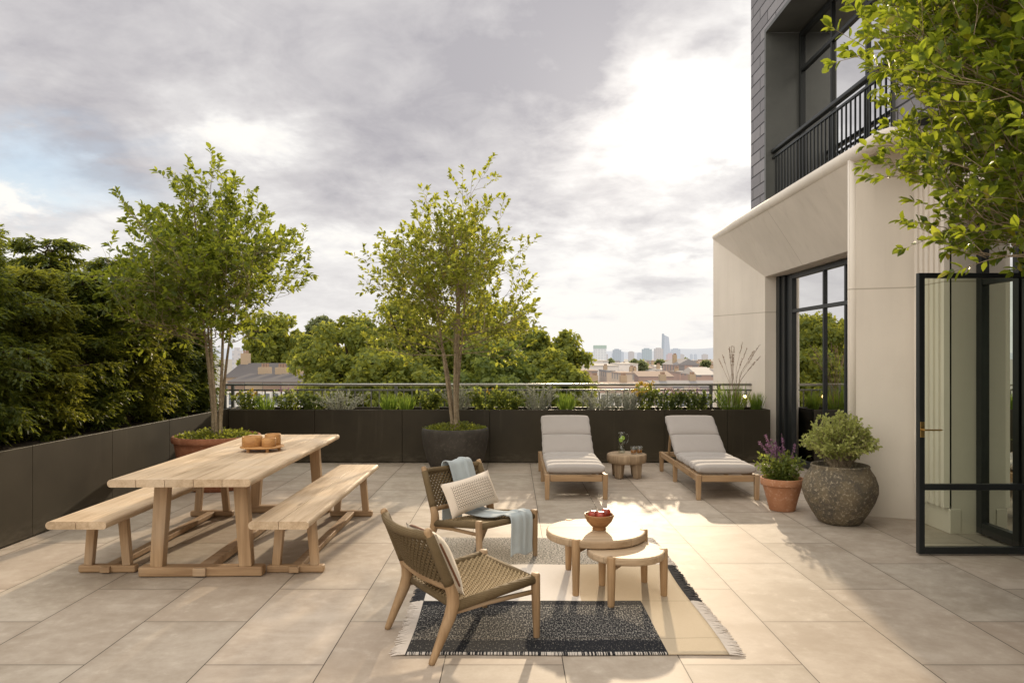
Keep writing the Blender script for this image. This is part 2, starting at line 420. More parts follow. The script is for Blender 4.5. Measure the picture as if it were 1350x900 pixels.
def pot_mat(name, c1, c2, c3, sc, rough=.8, bump=.6, dry=None):
    m, t, b = mat(name, c1, rough, 0, .25)
    c = t.coord(); n1 = t.noise(c, sc, 6, .7, .4); n2 = t.noise(c, sc * 5, 4, .7); n3 = t.voro(c, sc * 7)
    base = t.mix(t.sstep(n1, .35, .65), c1, c2)
    base = t.mix(t.m('MULTIPLY', t.sstep(n2, .52, .66), .8), base, c3)
    t.put(b.inputs['Base Color'], base)
    t.put(b.inputs['Normal'], t.bump(t.m('ADD', n2, t.m('MULTIPLY', n3, .5)), bump, .01))
    return m
M['terra'] = pot_mat('terracotta', (.36, .165, .085), (.43, .215, .12), (.50, .29, .19), 5, .85, .15)
M['terra_dark'] = pot_mat('aged_terracotta', (.24, .095, .05), (.31, .13, .07), (.36, .18, .11), 5, .85, .15)
M['pot_dark'] = pot_mat('charcoal_planter', (.045, .040, .034), (.062, .055, .047), (.085, .075, .062), 4, .7, .2)
M['pot_agg'] = pot_mat('weathered_aggregate', (.18, .145, .095), (.10, .088, .070), (.40, .34, .25), 8, .9, 1.0)
M['bark'] = pot_mat('grey_brown_bark', (.33, .265, .18), (.22, .17, .11), (.46, .39, .28), 9, .9, .6)
M['bark_dark'] = pot_mat('dark_bark', (.085, .062, .042), (.055, .04, .027), (.13, .1, .07), 9, .9, .6)
M['leaf_a'] = leafmat('amelanchier_leaf', (.056, .094, .015), (.135, .172, .028), .47, (.48, .53, .05), .45)
M['leaf_b'] = leafmat('bronzed_leaf', (.084, .116, .021), (.175, .202, .038), .50, (.62, .64, .075), .45, (.30, .18, .035))
M['leaf_fg'] = leafmat('near_leaf', (.050, .098, .013), (.138, .190, .025), .48, (.50, .58, .04), .4, (.32, .26, .03))
M['leaf_hedge'] = leafmat('hedge_leaf', (.030, .052, .012), (.082, .110, .021), .42, (.38, .42, .05), .5)
M['leaf_hedge2'] = leafmat('hedge_leaf_light', (.045, .064, .012), (.135, .155, .026), .44, (.52, .52, .06), .5)
M['leaf_far'] = leafmat('plane_tree_leaf', (.070, .105, .019), (.165, .192, .034), .47, (.55, .55, .075), .6)
M['leaf_far2'] = leafmat('lime_tree_leaf', (.056, .092, .022), (.135, .172, .038), .46, (.44, .49, .08), .6)
M['leaf_far3'] = leafmat('distant_tree_leaf', (.10, .13, .07), (.18, .20, .10), .4, (.42, .46, .18), .7)
M['core'] = mottled('deep_foliage', (.02, .03, .009), .9, .4, 3, 0)
M['grass'] = leafmat('grass_blade', (.075, .14, .022), (.17, .25, .045), .48, (.46, .60, .08))
M['silver'] = leafmat('silver_leaf', (.26, .27, .20), (.46, .46, .38), .3, (.55, .56, .42), .7)
M['green'] = leafmat('border_leaf', (.07, .11, .024), (.16, .20, .05), .45, (.5, .55, .09))
M['darkgreen'] = leafmat('glossy_border_leaf', (.04, .065, .02), (.10, .13, .04), .4, (.32, .38, .08))
M['purple'] = leafmat('purple_flower', (.17, .075, .15), (.34, .18, .30), .3, (.4, .2, .35), .7)
M['yellow'] = leafmat('yellow_flower', (.45, .28, .03), (.65, .45, .06), .3, (.7, .5, .08), .7)
M['pink'] = leafmat('pink_flower', (.35, .2, .22), (.5, .34, .36), .3, (.55, .35, .35), .7)
M['plume'] = leafmat('grass_plume', (.30, .20, .14), (.44, .32, .24), .3, (.5, .38, .28), .8)
M['variegated'] = leafmat('variegated_leaf', (.21, .25, .055), (.50, .52, .19), .4, (.66, .70, .2))
M['mound'] = leafmat('ground_leaf', (.07, .10, .015), (.20, .22, .035), .4, (.42, .44, .06))
M['apple'] = mottled('red_fruit', (.36, .045, .022), .35, .55, 9, 0, spec=.5)
M['lime'] = mottled('lime_slice', (.35, .50, .06), .5, .3, 30, 0)
m_, t_, b_ = mat('warm_bulb', (1, .7, .35)); b_.inputs['Emission Color'].default_value = (1, .60, .22, 1); b_.inputs['Emission Strength'].default_value = 14
M['bulb'] = m_

def coffee_top_mat():
    m = wood('coffee_top_wood', 0, (.50, .37, .24), (.31, .21, .125)); t = NT(m.node_tree); b = m.node_tree.nodes['Principled BSDF']
    src = b.inputs['Base Color'].links[0].from_socket; x, y, z = t.sep(t.coord())
    f = t.m('FRACT', t.m('DIVIDE', t.m('ADD', y, 5.0), .083)); ln = t.m('LESS_THAN', f, .022)
    w = t.white(t.comb(t.m('FLOOR', t.m('DIVIDE', t.m('ADD', y, 5.0), .083)), 3.0, 1.0))
    c = t.vm('SCALE', src, None, t.m('MULTIPLY_ADD', w, .22, .88))
    t.put(b.inputs['Base Color'], t.mix(t.m('MULTIPLY', ln, .7), c, (.13, .08, .045))); return m
M['coffee_top'] = coffee_top_mat()

M['rail_top'] = mottled('railing_steel', (.42, .415, .385), .34, .08, 3, 0, metal=.85)

M['upper_room'] = mottled('upper_room_wall', (.34, .35, .30), .8)
# ============================================================ terrace and planters
tag(MB().quad((-5.2, -3, 0), (9, -3, 0), (9, 13.0, 0), (-5.2, 13.0, 0)).out('terrace_paving', M['floor']), kind='structure')
tag(MB().lohi((-5.2, -3, -.5), (9, 13.0, -.006)).out('terrace_slab', M['slab']), kind='structure')

def planter(name, label, lo, hi, seams, axis, wall_side):
    t = thing(name, label, 'planter', ((lo[0]+hi[0])/2, (lo[1]+hi[1])/2, 0))
    ox, oy = t.location.x, t.location.y
    th = .03; a = MB()
    x0, y0, z1 = lo[0]-ox, lo[1]-oy, hi[2]; x1, y1 = hi[0]-ox, hi[1]-oy
    edges = [lo[axis]] + seams + [hi[axis]]
    o2 = ox if axis == 0 else oy
    for e0, e1 in zip(edges[:-1], edges[1:]):
        g = .002
        p = MB()
        if axis == 0: p.lohi((e0-o2+g, y0, 0.012), (e1-o2-g, y0+th, z1))
        else: p.lohi((x1-th, e0-o2+g, 0.012), (x1, e1-o2-g, z1))
        p.out('panel', M['planter'], t, bevel=.003)
    b = MB()
    if axis == 0:
        b.lohi((x0, y0+.034, 0.0), (x1, y0+.05, z1-.02)); b.lohi((x0, y1-th, 0), (x1, y1, z1)); b.lohi((x1-th, y0+.052, 0), (x1, y1-th-.002, z1)); b.lohi((x0, y0+.052, 0), (x0+th, y1-th-.002, z1))
    else:
        b.lohi((x1-.05, y0, 0), (x1-.034, y1, z1-.02)); b.lohi((x0, y0, 0), (x0+th, y1, z1)); b.lohi((x0+th+.002, y0, 0), (x1-.052, y0+th, z1))
    b.out('liner', M['planter'], t)
    s = MB().grid(lambda u, v: (x0+.035+(x1-x0-.09)*u, y0+.055+(y1-y0-.09)*v, z1-.06+.02*math.sin(37*u+9*v)*math.sin(23*v+5*u)), 60, 12)
    s.out('soil', M['soil'], t, True)
    return t
planter('planter_box', 'long dark bronze metal planter below the railing at the back of the terrace', (-4.08, 10.64, 0), (3.72, 11.22, .765),
        [-2.84, -1.58, -.32, .94, 2.2, 3.1], 0, -1)
planter('planter_box', 'dark bronze metal planter running along the left edge under the tall evergreens', (-4.9, 2.4, 0), (-4.084, 11.22, .78),
        [3.78, 5.04, 6.30, 7.56, 8.82, 10.08], 1, 1)

# ============================================================ railing
RY = 11.34
t = thing('railing', 'grey metal railing with thin uprights behind the back planter', 'railing', (0, RY, 0))
xl, xr = -4.42, 3.82
MB().tube([(xl-.02, 0, 1.098), (xr+.02, 0, 1.098)], .019, 14).out('top_rail', M['rail_top'], t, True)
MB().lohi((xl, -.014, 1.003), (xr, .014, 1.028)).out('middle_rail', M['rail'], t, bevel=.003)
MB().lohi((xl, -.014, .722), (xr, .014, .745)).out('bottom_rail', M['rail'], t, bevel=.003)
for x in (-4.40, -4.28, -1.78, .58, 3.05, 3.17, 3.80):
    MB().lohi((x-.022, -.022, 0), (x+.022, .022, 1.081)).out('post', M['rail'], t, bevel=.003)
x = -4.16
while x < 3.75:
    if min(abs(x - q) for q in (-4.28, -1.78, .58, 3.05, 3.17)) > .05:
        MB().lohi((x-.009, -.009, .747), (x+.009, .009, 1.001)).out('baluster', M['rail'], t)
    x += .125

# ============================================================ dining set
def plank_top(t, w, L, z, th, n, names='tabletop', m='teak_y', jit=.0):
    p = MB(); pw = w / n; rd = th*.46
    for i in range(n):
        x0, x1 = -w/2 + i*pw + .0019, -w/2 + (i+1)*pw - .0019; prof = []
        if i == 0: prof += [(x0+rd-rd*math.sin(k*math.pi/8), z-th/2-rd*math.cos(k*math.pi/8)-(th/2-rd)*(1 if k < 4 else -1 if k > 4 else 0)) for k in range(9)]
        else: prof += [(x0, z-th), (x0, z-.0015), (x0+.0015, z)]
        if i == n-1: prof += [(x1-rd+rd*math.sin(k*math.pi/8), z-th/2+rd*math.cos(k*math.pi/8)+(th/2-rd)*(1 if k < 4 else -1 if k > 4 else 0)) for k in range(9)]
        else: prof += [(x1-.0015, z), (x1, z-.0015), (x1, z-th)]
        k = len(prof); e = .004
        V = [(x, -L/2+e*0, zz) for x, zz in prof] + [(x, L/2, zz) for x, zz in prof]
        p.add(V, [tuple(range(k)), tuple(range(2*k-1, k-1, -1))] + [(j, k+j, k+(j+1) % k, (j+1) % k) for j in range(k)])
    return p.out(names, M[m], t)

def trestle(t, y, wtop, wbot, ztop, leg, foot_h, foot_l, outy):
    for s in (-1, 1):
        MB().beam((s*wbot/2, y, foot_h-.002), (s*wtop/2, y, ztop), leg, leg*.9, (1, 0, 0), leg*1.08, leg*.95).out('leg', M['oak_leg'], t, bevel=.006)
    MB().lohi((-foot_l/2, y-leg*.55, .004), (foot_l/2, y+leg*.55, foot_h)).out('foot', M['oak_foot'], t, bevel=.012, seg=3)

t = thing('dining_table', 'long pale wooden trestle dining table with a plank top', 'table', (-2.2, 6.19, 0), R(1.2))
plank_top(t, .93, 2.74, .74, .05, 5)
for y in (-.98, 1.12): trestle(t, y, .54, .62, .688, .088, .072, .86, 0)
MB().lohi((-.045, -1.05, .012), (.045, 1.19, .068)).out('stretcher', M['oak_foot'], t, bevel=.006)
for y in (-.98, 1.12): MB().lohi((-.40, y-.03, .66), (.40, y+.03, .689)).out('crossbar', M['oak_foot'], t)

def bench(name, label, x):
    t = thing(name, label, 'bench', (x, 6.17, 0), 0, 'benches at the dining table')
    plank_top(t, .405, 2.56, .45, .052, 2)
    for y in (-.88, .95): trestle(t, y, .215, .275, .397, .058, .056, .405, 0)
    MB().lohi((-.035, -.94, .01), (.035, 1.01, .052)).out('stretcher', M['oak_foot'], t, bevel=.005)
    return t
bench('bench', 'pale wooden trestle bench on the right of the dining table, nearer the armless chairs', -1.545)
bench('bench', 'pale wooden trestle bench left of the dining table beside the dark planter', -2.885)

# ---- tray with three round wooden boxes
t = thing('serving_tray', 'round low wooden tray on short feet on the dining table', 'tray', (-2.12, 6.28, .74))
MB().lathe([(0, .028), (.165, .028), (.178, .032), (.18, .036), (.178, .041), (.165, .043), (0, .043)], 44).out('tray_top', M['caddy'], t, True)
for k in range(5):
    a = k*2*math.pi/5 + .3
    MB().tube([(.135*math.cos(a), .135*math.sin(a), 0), (.135*math.cos(a), .135*math.sin(a), .03)], .014, 10).out('foot', M['caddy'], t)
def round_box(label, x, y, r, h):
    o = MB().lathe([(0, 0), (r*.97, 0), (r, .004), (r, h-.003), (r-.003, h), (r-.008, h-.002), (r-.009, .02), (0, .02)], 36).out('round_box', M['caddy'], None, True, loc=(-2.12+x, 6.28+y, .7832))
    tag(o, label, 'wooden box', 'round wooden boxes on the tray')
round_box('widest round wooden box, on the left of the tray', -.075, -.03, .083, .083)
round_box('small low round wooden box at the front right of the tray', .075, -.06, .058, .072)
round_box('tall round wooden box at the back right of the tray', .065, .075, .066, .092)

# ============================================================ lounge chairs
CW = .57
def chair(label, loc, rz, group):
    t = thing('lounge_chair', label, 'chair', loc, rz, group)
    for s in (-1, 1):
        v = s*CW/2
        MB().tube([(.004, v, 0), (.004, v, .02), (0, v, .2), (-.004, v, .352), (-.004, v, .362)], [.015, .018, .0235, .0265, .022], 12).out('front_leg', M['oil_z'], t, True)
        pts = [(-.632, v, 0), (-.625, v, .015), (-.585, v, .10), (-.528, v, .22), (-.508, v, .28), (-.512, v, .335), (-.545, v, .42), (-.60, v, .55), (-.652, v, .672), (-.656, v, .682)]
        rad = [.015, .018, .023, .031, .034, .031, .025, .0225, .021, .015]
        MB().tube(pts, rad, 12).out('back_leg', M['oil_z'], t, True)
        # cord wrapping on the upper post and on the seat rail
        MB().tube([(-.532, v, .388), (-.545, v, .42), (-.60, v, .55), (-.642, v, .648)], [.0285, .0285, .026, .0245], 14).out('post_wrapping', M['wrap'], t, True)
        MB().tube([(-.020, v, .331), (-.26, v, .300), (-.495, v, .268)], [.0265, .0265, .026], 14).out('seat_rail', M['wrap'], t, True)
        MB().tube([(-.01, v*.985, .262), (-.30, v*.985, .255), (-.535, v*.985, .236)], .0135, 10).out('side_stretcher', M['oil_x'], t, True)
    MB().tube([(-.004, -CW/2+.015, .318), (-.004, CW/2-.015, .318)], .0235, 14).out('front_rail', M['wrap'], t, True)
    def bow(v): return 1 - (2*v/CW)**2
    def backpt(v, q):                           # q 0..1 up the back
        u = -.518 + (-.642+.518)*q; z = .352 + (.648-.352)*q
        return Vector((u - .055*bow(v)*(.55+.45*q), v, z - .012*bow(v)*q))
    def curve_v(q, dz=0, du=0): return [backpt(-CW/2 + CW*i/20, q) + Vector((du, 0, dz)) for i in range(21)]
    MB().tube(curve_v(1.0), .0235, 12).out('top_rail', M['wrap'], t, True)
    MB().tube(curve_v(.06), .019, 12).out('lower_rail', M['oil_y'], t, True)
    MB().tube([(-.487, -CW/2, .262), (-.487, CW/2, .262)], .02, 12).out('rear_rail', M['wrap'], t, True)
    # woven back
    def seatpt(u, v):
        q = -u/.49
        return Vector((u, v, .338 - .062*q - .034*(1-(2*v/CW)**2)*math.sin(math.pi*min(1, max(0, q*.9+.08)))))
    def weave(fn, a0, a1, b0, b1, pitch, rad, nrm, open_fn=None):
        mb = MB(); na = int(round((a1-a0)/pitch)); nb = int(round((b1-b0)/pitch))
        for i in range(na + 1):
            a = a0 + (a1-a0)*i/na; pts = []
            for j in range(2*nb + 1):
                b = b0 + (b1-b0)*j/(2*nb); s = math.sin(math.pi*j/2 + math.pi*i) * .9
                pts.append(fn(a, b) + nrm(a, b)*rad*s)
            mb.tube(pts, rad, 5, False)
        for j in range(nb + 1):
            b = b0 + (b1-b0)*j/nb; pts = []
            for i in range(2*na + 1):
                a = a0 + (a1-a0)*i/(2*na); s = -math.sin(math.pi*i/2 + math.pi*j) * .9
                pts.append(fn(a, b) + nrm(a, b)*rad*s)
            mb.tube(pts, rad, 5, False)
        return mb
    weave(lambda a, b: seatpt(b, a), -CW/2+.022, CW/2-.022, -.482, -.012, .0190, .0068, lambda a, b: Vector((0, 0, 1))).out('woven_seat', M['cord'], t, True)
    weave(lambda a, b: backpt(a, b), -CW/2+.02, CW/2-.02, .07, .97, .0158 if True else 0, .0064, lambda a, b: Vector((.92, 0, .38))) if False else None
    nb = MB()
    H = .31
    weave(lambda a, b: backpt(a, b/H), -CW/2+.022, CW/2-.022, .03, .30, .0190, .0064, lambda a, b: Vector((.92, 0, .38))).out('woven_back', M['wrap'], t, True)
    return t
A1, A2 = R(32.0), R(-46.0)
c1 = chair('woven cord lounge chair in the foreground seen from behind, with a piped cream cushion', (-.02, 4.28, 0), A1, 'woven lounge chairs on the rug')
c2 = copy_tree(c1); c2.location = (-.03, 5.49, 0); c2.rotation_euler.z = A2
c2['label'] = 'woven cord lounge chair facing the coffee tables with a blue throw hung over its back'
# lay both on the rug: the feet stand on its 6 mm cloth
def chair_world(c, ang, p):
    q = Matrix.Rotation(ang, 3, 'Z') @ Vector(p); return Vector(c) + q

def pillow(w, h, th, nx=26, ny=18, pinch=.10):
    mb = MB()
    def pt(u, v, sg):
        a, b = u*2-1, v*2-1
        k = (1-abs(a)**3.2)*(1-abs(b)**3.2)
        ex = 1 - pinch*(1-abs(b)**2)*abs(a)**6*.45; ey = 1 - pinch*(1-abs(a)**2)*abs(b)**6
        return (a*w/2*ex, b*h/2*ey, sg*th/2*max(k, 0)**.75 + .004*math.sin(9*a+4*b)*k)
    for sg in (1, -1): mb.grid(lambda u, v: pt(u, v, sg), nx, ny)
    return mb
def place_frame(o, origin, X, Y):
    X = Vector(X).normalized(); Y = Vector(Y); Y = (Y - X*Y.dot(X)).normalized(); Z = X.cross(Y)
    m = Matrix((X, Y, Z)).transposed().to_4x4(); m.translation = Vector(origin); o.matrix_world = m
def rotv(ang, p): return Matrix.Rotation(ang, 3, 'Z') @ Vector(p)
# lumbar cushion on the far chair: x to its left side
p = pillow(.50, .275, .13).out('lumbar_cushion', M['lumbar'], None, True)
tag(p, 'oblong cream cushion with dark dashed stitching on the far woven chair', 'cushion')
place_frame(p, chair_world((-.03, 5.49, 0), A2, (-.445, .02, .462)), rotv(A2, (0, 1, .12)), rotv(A2, (-.40, -.05, .9)))
# square cushion on the near chair
t = thing('square_cushion', 'square cream cushion with brown piping leaning on the near woven chair', 'cushion')
pillow(.39, .38, .135).out('cover', M['cream'], t, True)
n = 72; pp = []
for i in range(n + 1):
    a = 2*math.pi*i/n; c, s = math.cos(a), math.sin(a); k = (abs(c)**6 + abs(s)**6)**(-1/6)
    pp.append((.195*c*k*.968, .19*s*k*.968, 0))
MB().tube(pp, .0062, 8, False).out('piping', M['tanpipe'], t, True)
place_frame(t, chair_world((-.02, 4.28, 0), A1, (-.475, .0, .447)), rotv(A1, (0, 1, -.03)), rotv(A1, (-.42, 0, .9)))

# blue throw: over the top rail, down the back, along the seat and over the front rail
path = [(-.700, .16), (-.704, .30), (-.706, .44), (-.712, .56), (-.722, .64), (-.716, .672), (-.690, .683), (-.662, .672), (-.640, .625), (-.612, .55), (-.585, .47), (-.558, .39),
        (-.535, .335), (-.49, .30), (-.42, .297), (-.33, .298), (-.22, .306), (-.12, .324), (-.04, .352), (.005, .357), (.034, .343), (.044, .30), (.047, .22), (.048, .14), (.052, .075)]
def cr(path, s):
    x = s*(len(path)-1); i = min(int(x), len(path)-2); f = x - i
    P = lambda k: Vector(path[max(0, min(len(path)-1, k))])
    p0, p1, p2, p3 = P(i-1), P(i), P(i+1), P(i+2)
    return .5*((2*p1) + (p2-p0)*f + (2*p0-5*p1+4*p2-p3)*f*f + (3*p1-p0-3*p2+p3)*f*f*f)
def throwpt(w, s):
    q = cr(path, s); q2 = cr(path, min(1, s+.01)); q1 = cr(path, max(0, s-.01)); d = (q2-q1); d.normalize()
    nx, nz = -d.y, d.x
    wid = .205 + .03*math.sin(5*s) + (.05*(s-.62)/.2 if .62 < s < .8 else (.05 if s >= .8 else 0))*.5
    a = w - .5
    fold = .007*math.sin(a*9 + 2.2*s) + .0012*math.sin(a*19 + 4*s + 1)
    lap = .014 if a > .12 + .05*math.sin(6*s) else 0
    off = .012 + fold*.8 + lap
    ctr = .055 + .035*math.sin(3.2*s) + (.02 if s > .8 else 0)
    return (q.x + nx*off, ctr + a*wid, q.y + nz*off - (.012*math.sin(7*a) if s > .97 else 0))
o = MB().grid(throwpt, 30, 120).out('throw_blanket', M['throw'], None, True, solid=.009, loc=(-.03, 5.49, 0))
o.rotation_euler.z = A2
tag(o, 'pale blue woven throw draped over the back and seat of the far woven chair', 'blanket')

# ============================================================ rug
t = thing('rug', 'flatwoven fringed rug in charcoal, grey, cream and tan blocks', 'rug', (0, 0, 0))
RX0, RX1, RY0, RY1 = -.555, 1.125, 3.815, 6.25
MB().grid(lambda u, v: (RX0+(RX1-RX0)*u + .006*math.sin(11*v), RY0+(RY1-RY0)*v + .005*math.sin(9*u), .0075 + .0018*math.sin(21*u+3*v)*math.sin(17*v)), 50, 60).out('cloth', M['rug'], t, True, solid=.007)
def fringe(side, y0, y1, key, name):
    mb = MB(); x0 = RX0 if side < 0 else RX1
    y = y0
    while y < y1:
        L = random.uniform(.062, .085); dy = random.uniform(-.014, .014); xo = x0 + .006*math.sin(11*(y-RY0)/(RY1-RY0))
        mb.tube([(xo - side*.004, y, .010), (xo+side*L*.5, y+dy*.3+random.uniform(-.004, .004), random.uniform(.009, .014)), (xo+side*L, y+dy, .0045)], [.0036, .0034, .0022], 5, False)
        y += random.uniform(.0065, .0095)
    mb.out('fringe', M[key], t, True)
for s in (-1, 1):
    fringe(s, RY0, 4.64, 'fringe_w', ''); fringe(s, 4.64, 5.43, 'fringe_b', ''); fringe(s, 5.43, RY1, 'fringe_w', '')

# ============================================================ nesting coffee tables
def coffee_table(label, c, legs, r, z, th):
    t = thing('coffee_table', label, 'table', (c[0], c[1], 0), 0, 'round coffee tables on the rug')
    for x, y in legs:
        dx, dy = x-c[0], y-c[1]; k = (r*.985)/math.hypot(dx, dy)
        X, Y = dx*k, dy*k
        MB().tube([(X*1.0, Y*1.0, .008), (X, Y, .02), (X*.995, Y*.995, z*.55), (X*.985, Y*.985, z-.004), (X*.985, Y*.985, z+.001)], [.019, .0215, .026, .0285, .026], 16).out('leg', M['oil_z'] if False else M['coffee_leg'], t, True)
    e = .011
    MB().lathe([(0, z-th), (r-e, z-th), (r-e*.3, z-th+e*.3), (r, z-th+e), (r, z-e), (r-e*.3, z-e*.3), (r-e, z), (r-e*1.4, z), (0, z+.0002)], 72).out('tabletop', M['coffee_top'], t)
    for k, (x, y) in enumerate(legs):
        dx, dy = x-c[0], y-c[1]; d = math.hypot(dx, dy)
        MB().beam((0, 0, z-th-.016), (dx/d*r*.93, dy/d*r*.93, z-th-.016), .05, .026, (-dy, dx, 0)).out('brace', M['oil_x'], t)
    return t
M['coffee_leg'] = wood('coffee_leg_wood', 2, (.46, .30, .165), (.27, .165, .08))
coffee_table('larger round wooden coffee table with a fruit bowl on it', (.568, 5.03), [(.414, 4.75), (.404, 5.32), (.886, 5.02)], .335, .368, .052)
coffee_table('smaller lower round wooden coffee table tucked under the larger one', (.729, 4.742), [(.613, 4.54), (.97, 4.737), (.604, 4.95)], .248, .312, .048)

BX, BY, BZ = .592, 5.02, .3685
o = MB().lathe([(0, 0), (.045, 0), (.047, .006), (.043, .014), (.06, .03), (.085, .058), (.099, .092), (.1005, .103), (.098, .106), (.094, .103), (.08, .065), (.055, .036), (0, .028)], 44).out('fruit_bowl', M['bowl'], None, True, loc=(BX, BY, BZ))
tag(o, 'small turned brown wooden bowl holding red fruit', 'bowl')
for (dx, dy, dz, r, lab) in ((.048, .022, .105, .034, 'red fruit on the right of the wooden bowl, uppermost'), (-.038, .012, .092, .036, 'red fruit on the left in the wooden bowl'), (.008, -.034, .095, .037, 'orange red fruit at the front of the wooden bowl')):
    f = thing('red_fruit', lab, 'fruit', (BX+dx, BY+dy, BZ+dz), random.uniform(0, 6), 'fruit in the wooden bowl')
    MB().lathe([(0, -r*.86), (r*.35, -r*.93), (r*.75, -r*.66), (r, -r*.02), (r*.93, r*.48), (r*.62, r*.86), (r*.25, r*.92), (r*.06, r*.78), (0, r*.76)], 26).out('flesh', M['apple'], f, True)
    MB().tube([(0, 0, r*.75), (.002, .001, r*1.02), (.005, .003, r*1.2)], [.0018, .0016, .002], 6).out('stalk', M['bark_dark'], f)

# ============================================================ sun loungers
def lounger(label, x, y):
    t = thing('sun_lounger', label, 'sun lounger', (x, y, 0), 0, 'cushioned sun loungers')
    W, L = .68, 2.02
    for s in (-1, 1):
        for yy, h in ((.028, .272), (1.16, .262), (1.98, .262)):
            MB().beam((s*(W/2-.028), yy, 0), (s*(W/2-.028), yy, h), .045, .05, (1, 0, 0), .056, .056).out('leg', M['lng_z'], t, bevel=.006)
        MB().lohi((s*(W/2-.028)-.018, .058, .195), (s*(W/2-.028)+.018, 1.13, .265)).out('side_rail', M['lng_y'], t, bevel=.005)
        MB().lohi((s*(W/2-.028)-.018, 1.19, .195), (s*(W/2-.028)+.018, 1.95, .258)).out('side_rail', M['lng_y'], t, bevel=.005)
        MB().beam((s*(W/2-.075), 1.75, .245), (s*(W/2-.075), 1.62, .60), .026, .034, (1, 0, 0)).out('back_support', M['lng_z'], t, bevel=.003)
        MB().beam((s*(W/2-.06), 1.15, .285), (s*(W/2-.06), 1.79, .690), .03, .032, (1, 0, 0)).out('back_frame', M['lng_y'], t, bevel=.003)
    MB().lohi((-W/2+.06, .008, .195), (W/2-.06, .048, .265)).out('front_rail', M['lng_x'], t, bevel=.005)
    MB().lohi((-W/2+.06, 1.96, .195), (W/2-.06, 1.995, .258)).out('rear_rail', M['lng_x'], t, bevel=.005)
    MB().lohi((-W/2+.09, 1.735, .24), (W/2-.09, 1.765, .262)).out('support_bar', M['lng_x'], t, bevel=.003)
    sl = MB()
    for k in range(11): sl.lohi((-W/2+.05, .10+k*.095, .262), (W/2-.05, .165+k*.095, .274))
    sl.out('slats', M['lng_x'], t)
    # mattress: seat 1.12 m then back 0.76 m
    seams = [0, .22, .46, .76, 1.12, 1.50, 1.89]
    S = seams[-1]; hinge = 1.12
    def center(s):
        if s < hinge-.08: return (.015+s, .322), 0
        if s > hinge+.08:
            k = s-hinge; a = R(33); return (.015+hinge+k*math.cos(a), .322+k*math.sin(a)), a
        f = (s-hinge+.08)/.16; a = R(33)*f
        y0 = .015+hinge-.08; return (y0 + .16*f*math.cos(a/2)*1.0, .322 + .16*f*math.sin(a/2)*1.0), a
    def prof(s):
        best = 9
        for i, q in enumerate(seams):
            d = abs(s-q); best = min(best, d)
        lim = .085
        k = math.sqrt(max(0, 1-(1-min(best/lim, 1))**2))
        return k
    ss = []
    for a, b in zip(seams[:-1], seams[1:]):
        for k in range(16):
            f = k/16; f = .5-.5*math.cos(math.pi*f); ss.append(a+(b-a)*f)
    ss.append(S)
    n = 36; V = []
    for s in ss:
        (cy, cz), a = center(min(max(s, 0), S)); k = prof(s)
        end = (s < .001 or s > S-.001)
        th = (.020 if end else .030 + .074*k); wd = .305 if not end else .295
        for j in range(n):
            an = 2*math.pi*j/n; c, sn = math.cos(an), math.sin(an)
            ex = abs(c)**.28*(1 if c >= 0 else -1); ez = abs(sn)**.55*(1 if sn >= 0 else -1)
            crown = 1 + .10*(1-(ex)**2)*(1 if ez > 0 else 0)
            off = ez*th/2*crown
            wob = .003*math.sin(40*s + 5*c)
            V.append((ex*(wd+.008*k)+wob, cy - math.sin(a)*off, cz + math.cos(a)*off))
    Fc = [(i*n+k, i*n+(k+1) % n, (i+1)*n+(k+1) % n, (i+1)*n+k) for i in range(len(ss)-1) for k in range(n)]
    Fc += [tuple(range(n-1, -1, -1)), tuple(range((len(ss)-1)*n, len(ss)*n))]
    mt = MB().add(V, Fc).out('mattress', M['cushion'], t, True)
    pm = MB()
    for q in seams[1:-1]:
        (cy, cz), a = center(q)
        pm.tube([(-.30+.6*i/12, cy-math.sin(a)*.021, cz+math.cos(a)*.021+.0015) for i in range(13)], .0035, 6)
    pm.out('seam', M['piping'], mt, True)
    return t
for i, a in enumerate('xyz'): M['lng_'+a] = wood('lounger_wood_'+a, i, (.45, .30, .17), (.27, .17, .09))
l1 = lounger('cushioned wooden sun lounger standing directly right of the charcoal tree pot', .69, 7.92)
l2 = copy_tree(l1); l2.location = (2.31, 7.90, 0)
l2['label'] = 'cushioned wooden sun lounger nearest the building, beside the terracotta flower pot'

# ---- stump table with jug and two glasses
t = thing('stump_table', 'low rustic round side table of raw wood between the sun loungers', 'table', (1.456, 9.42, 0))
rr = random.Random(3); ph = [rr.uniform(0, 6) for _ in range(5)]
wob = lambda a, z: 1 + .02*math.sin(3*a+ph[0]) + .012*math.sin(5*a+ph[1]) + .006*math.sin(11*a+ph[2]+z*20)
MB().lathe([(0, .185), (.225, .185), (.244, .195), (.252, .24), (.25, .282), (.243, .296), (.225, .302), (0, .304)], 56, wob=wob).out('tabletop', M['stump'], t, True)
for k in range(4):
    a = R(45) + k*math.pi/2 + rr.uniform(-.12, .12)
    c, s = math.cos(a), math.sin(a)
    MB().beam((.175*c, .175*s, 0), (.165*c, .165*s, .2), .085, .075, (-s, c, 0), .115, .10).out('leg', M['stump'], t, bevel=.014, seg=3)
t = thing('glass_jug', 'clear glass water jug with a lime slice on the low side table', 'jug', (1.40, 9.44, .305))
MB().lathe([(0, .002), (.044, .002), (.047, .01), (.046, .06), (.040, .088), (.036, .098), (.042, .112), (.052, .145), (.054, .175), (.048, .21), (.041, .235), (.044, .262),
            (.041, .262), (.038, .235), (.045, .21), (.051, .175), (.049, .145), (.039, .112), (.033, .098), (.037, .088), (.042, .06), (.043, .012), (0, .008)], 36).out('vessel', M['jug'], t, True)
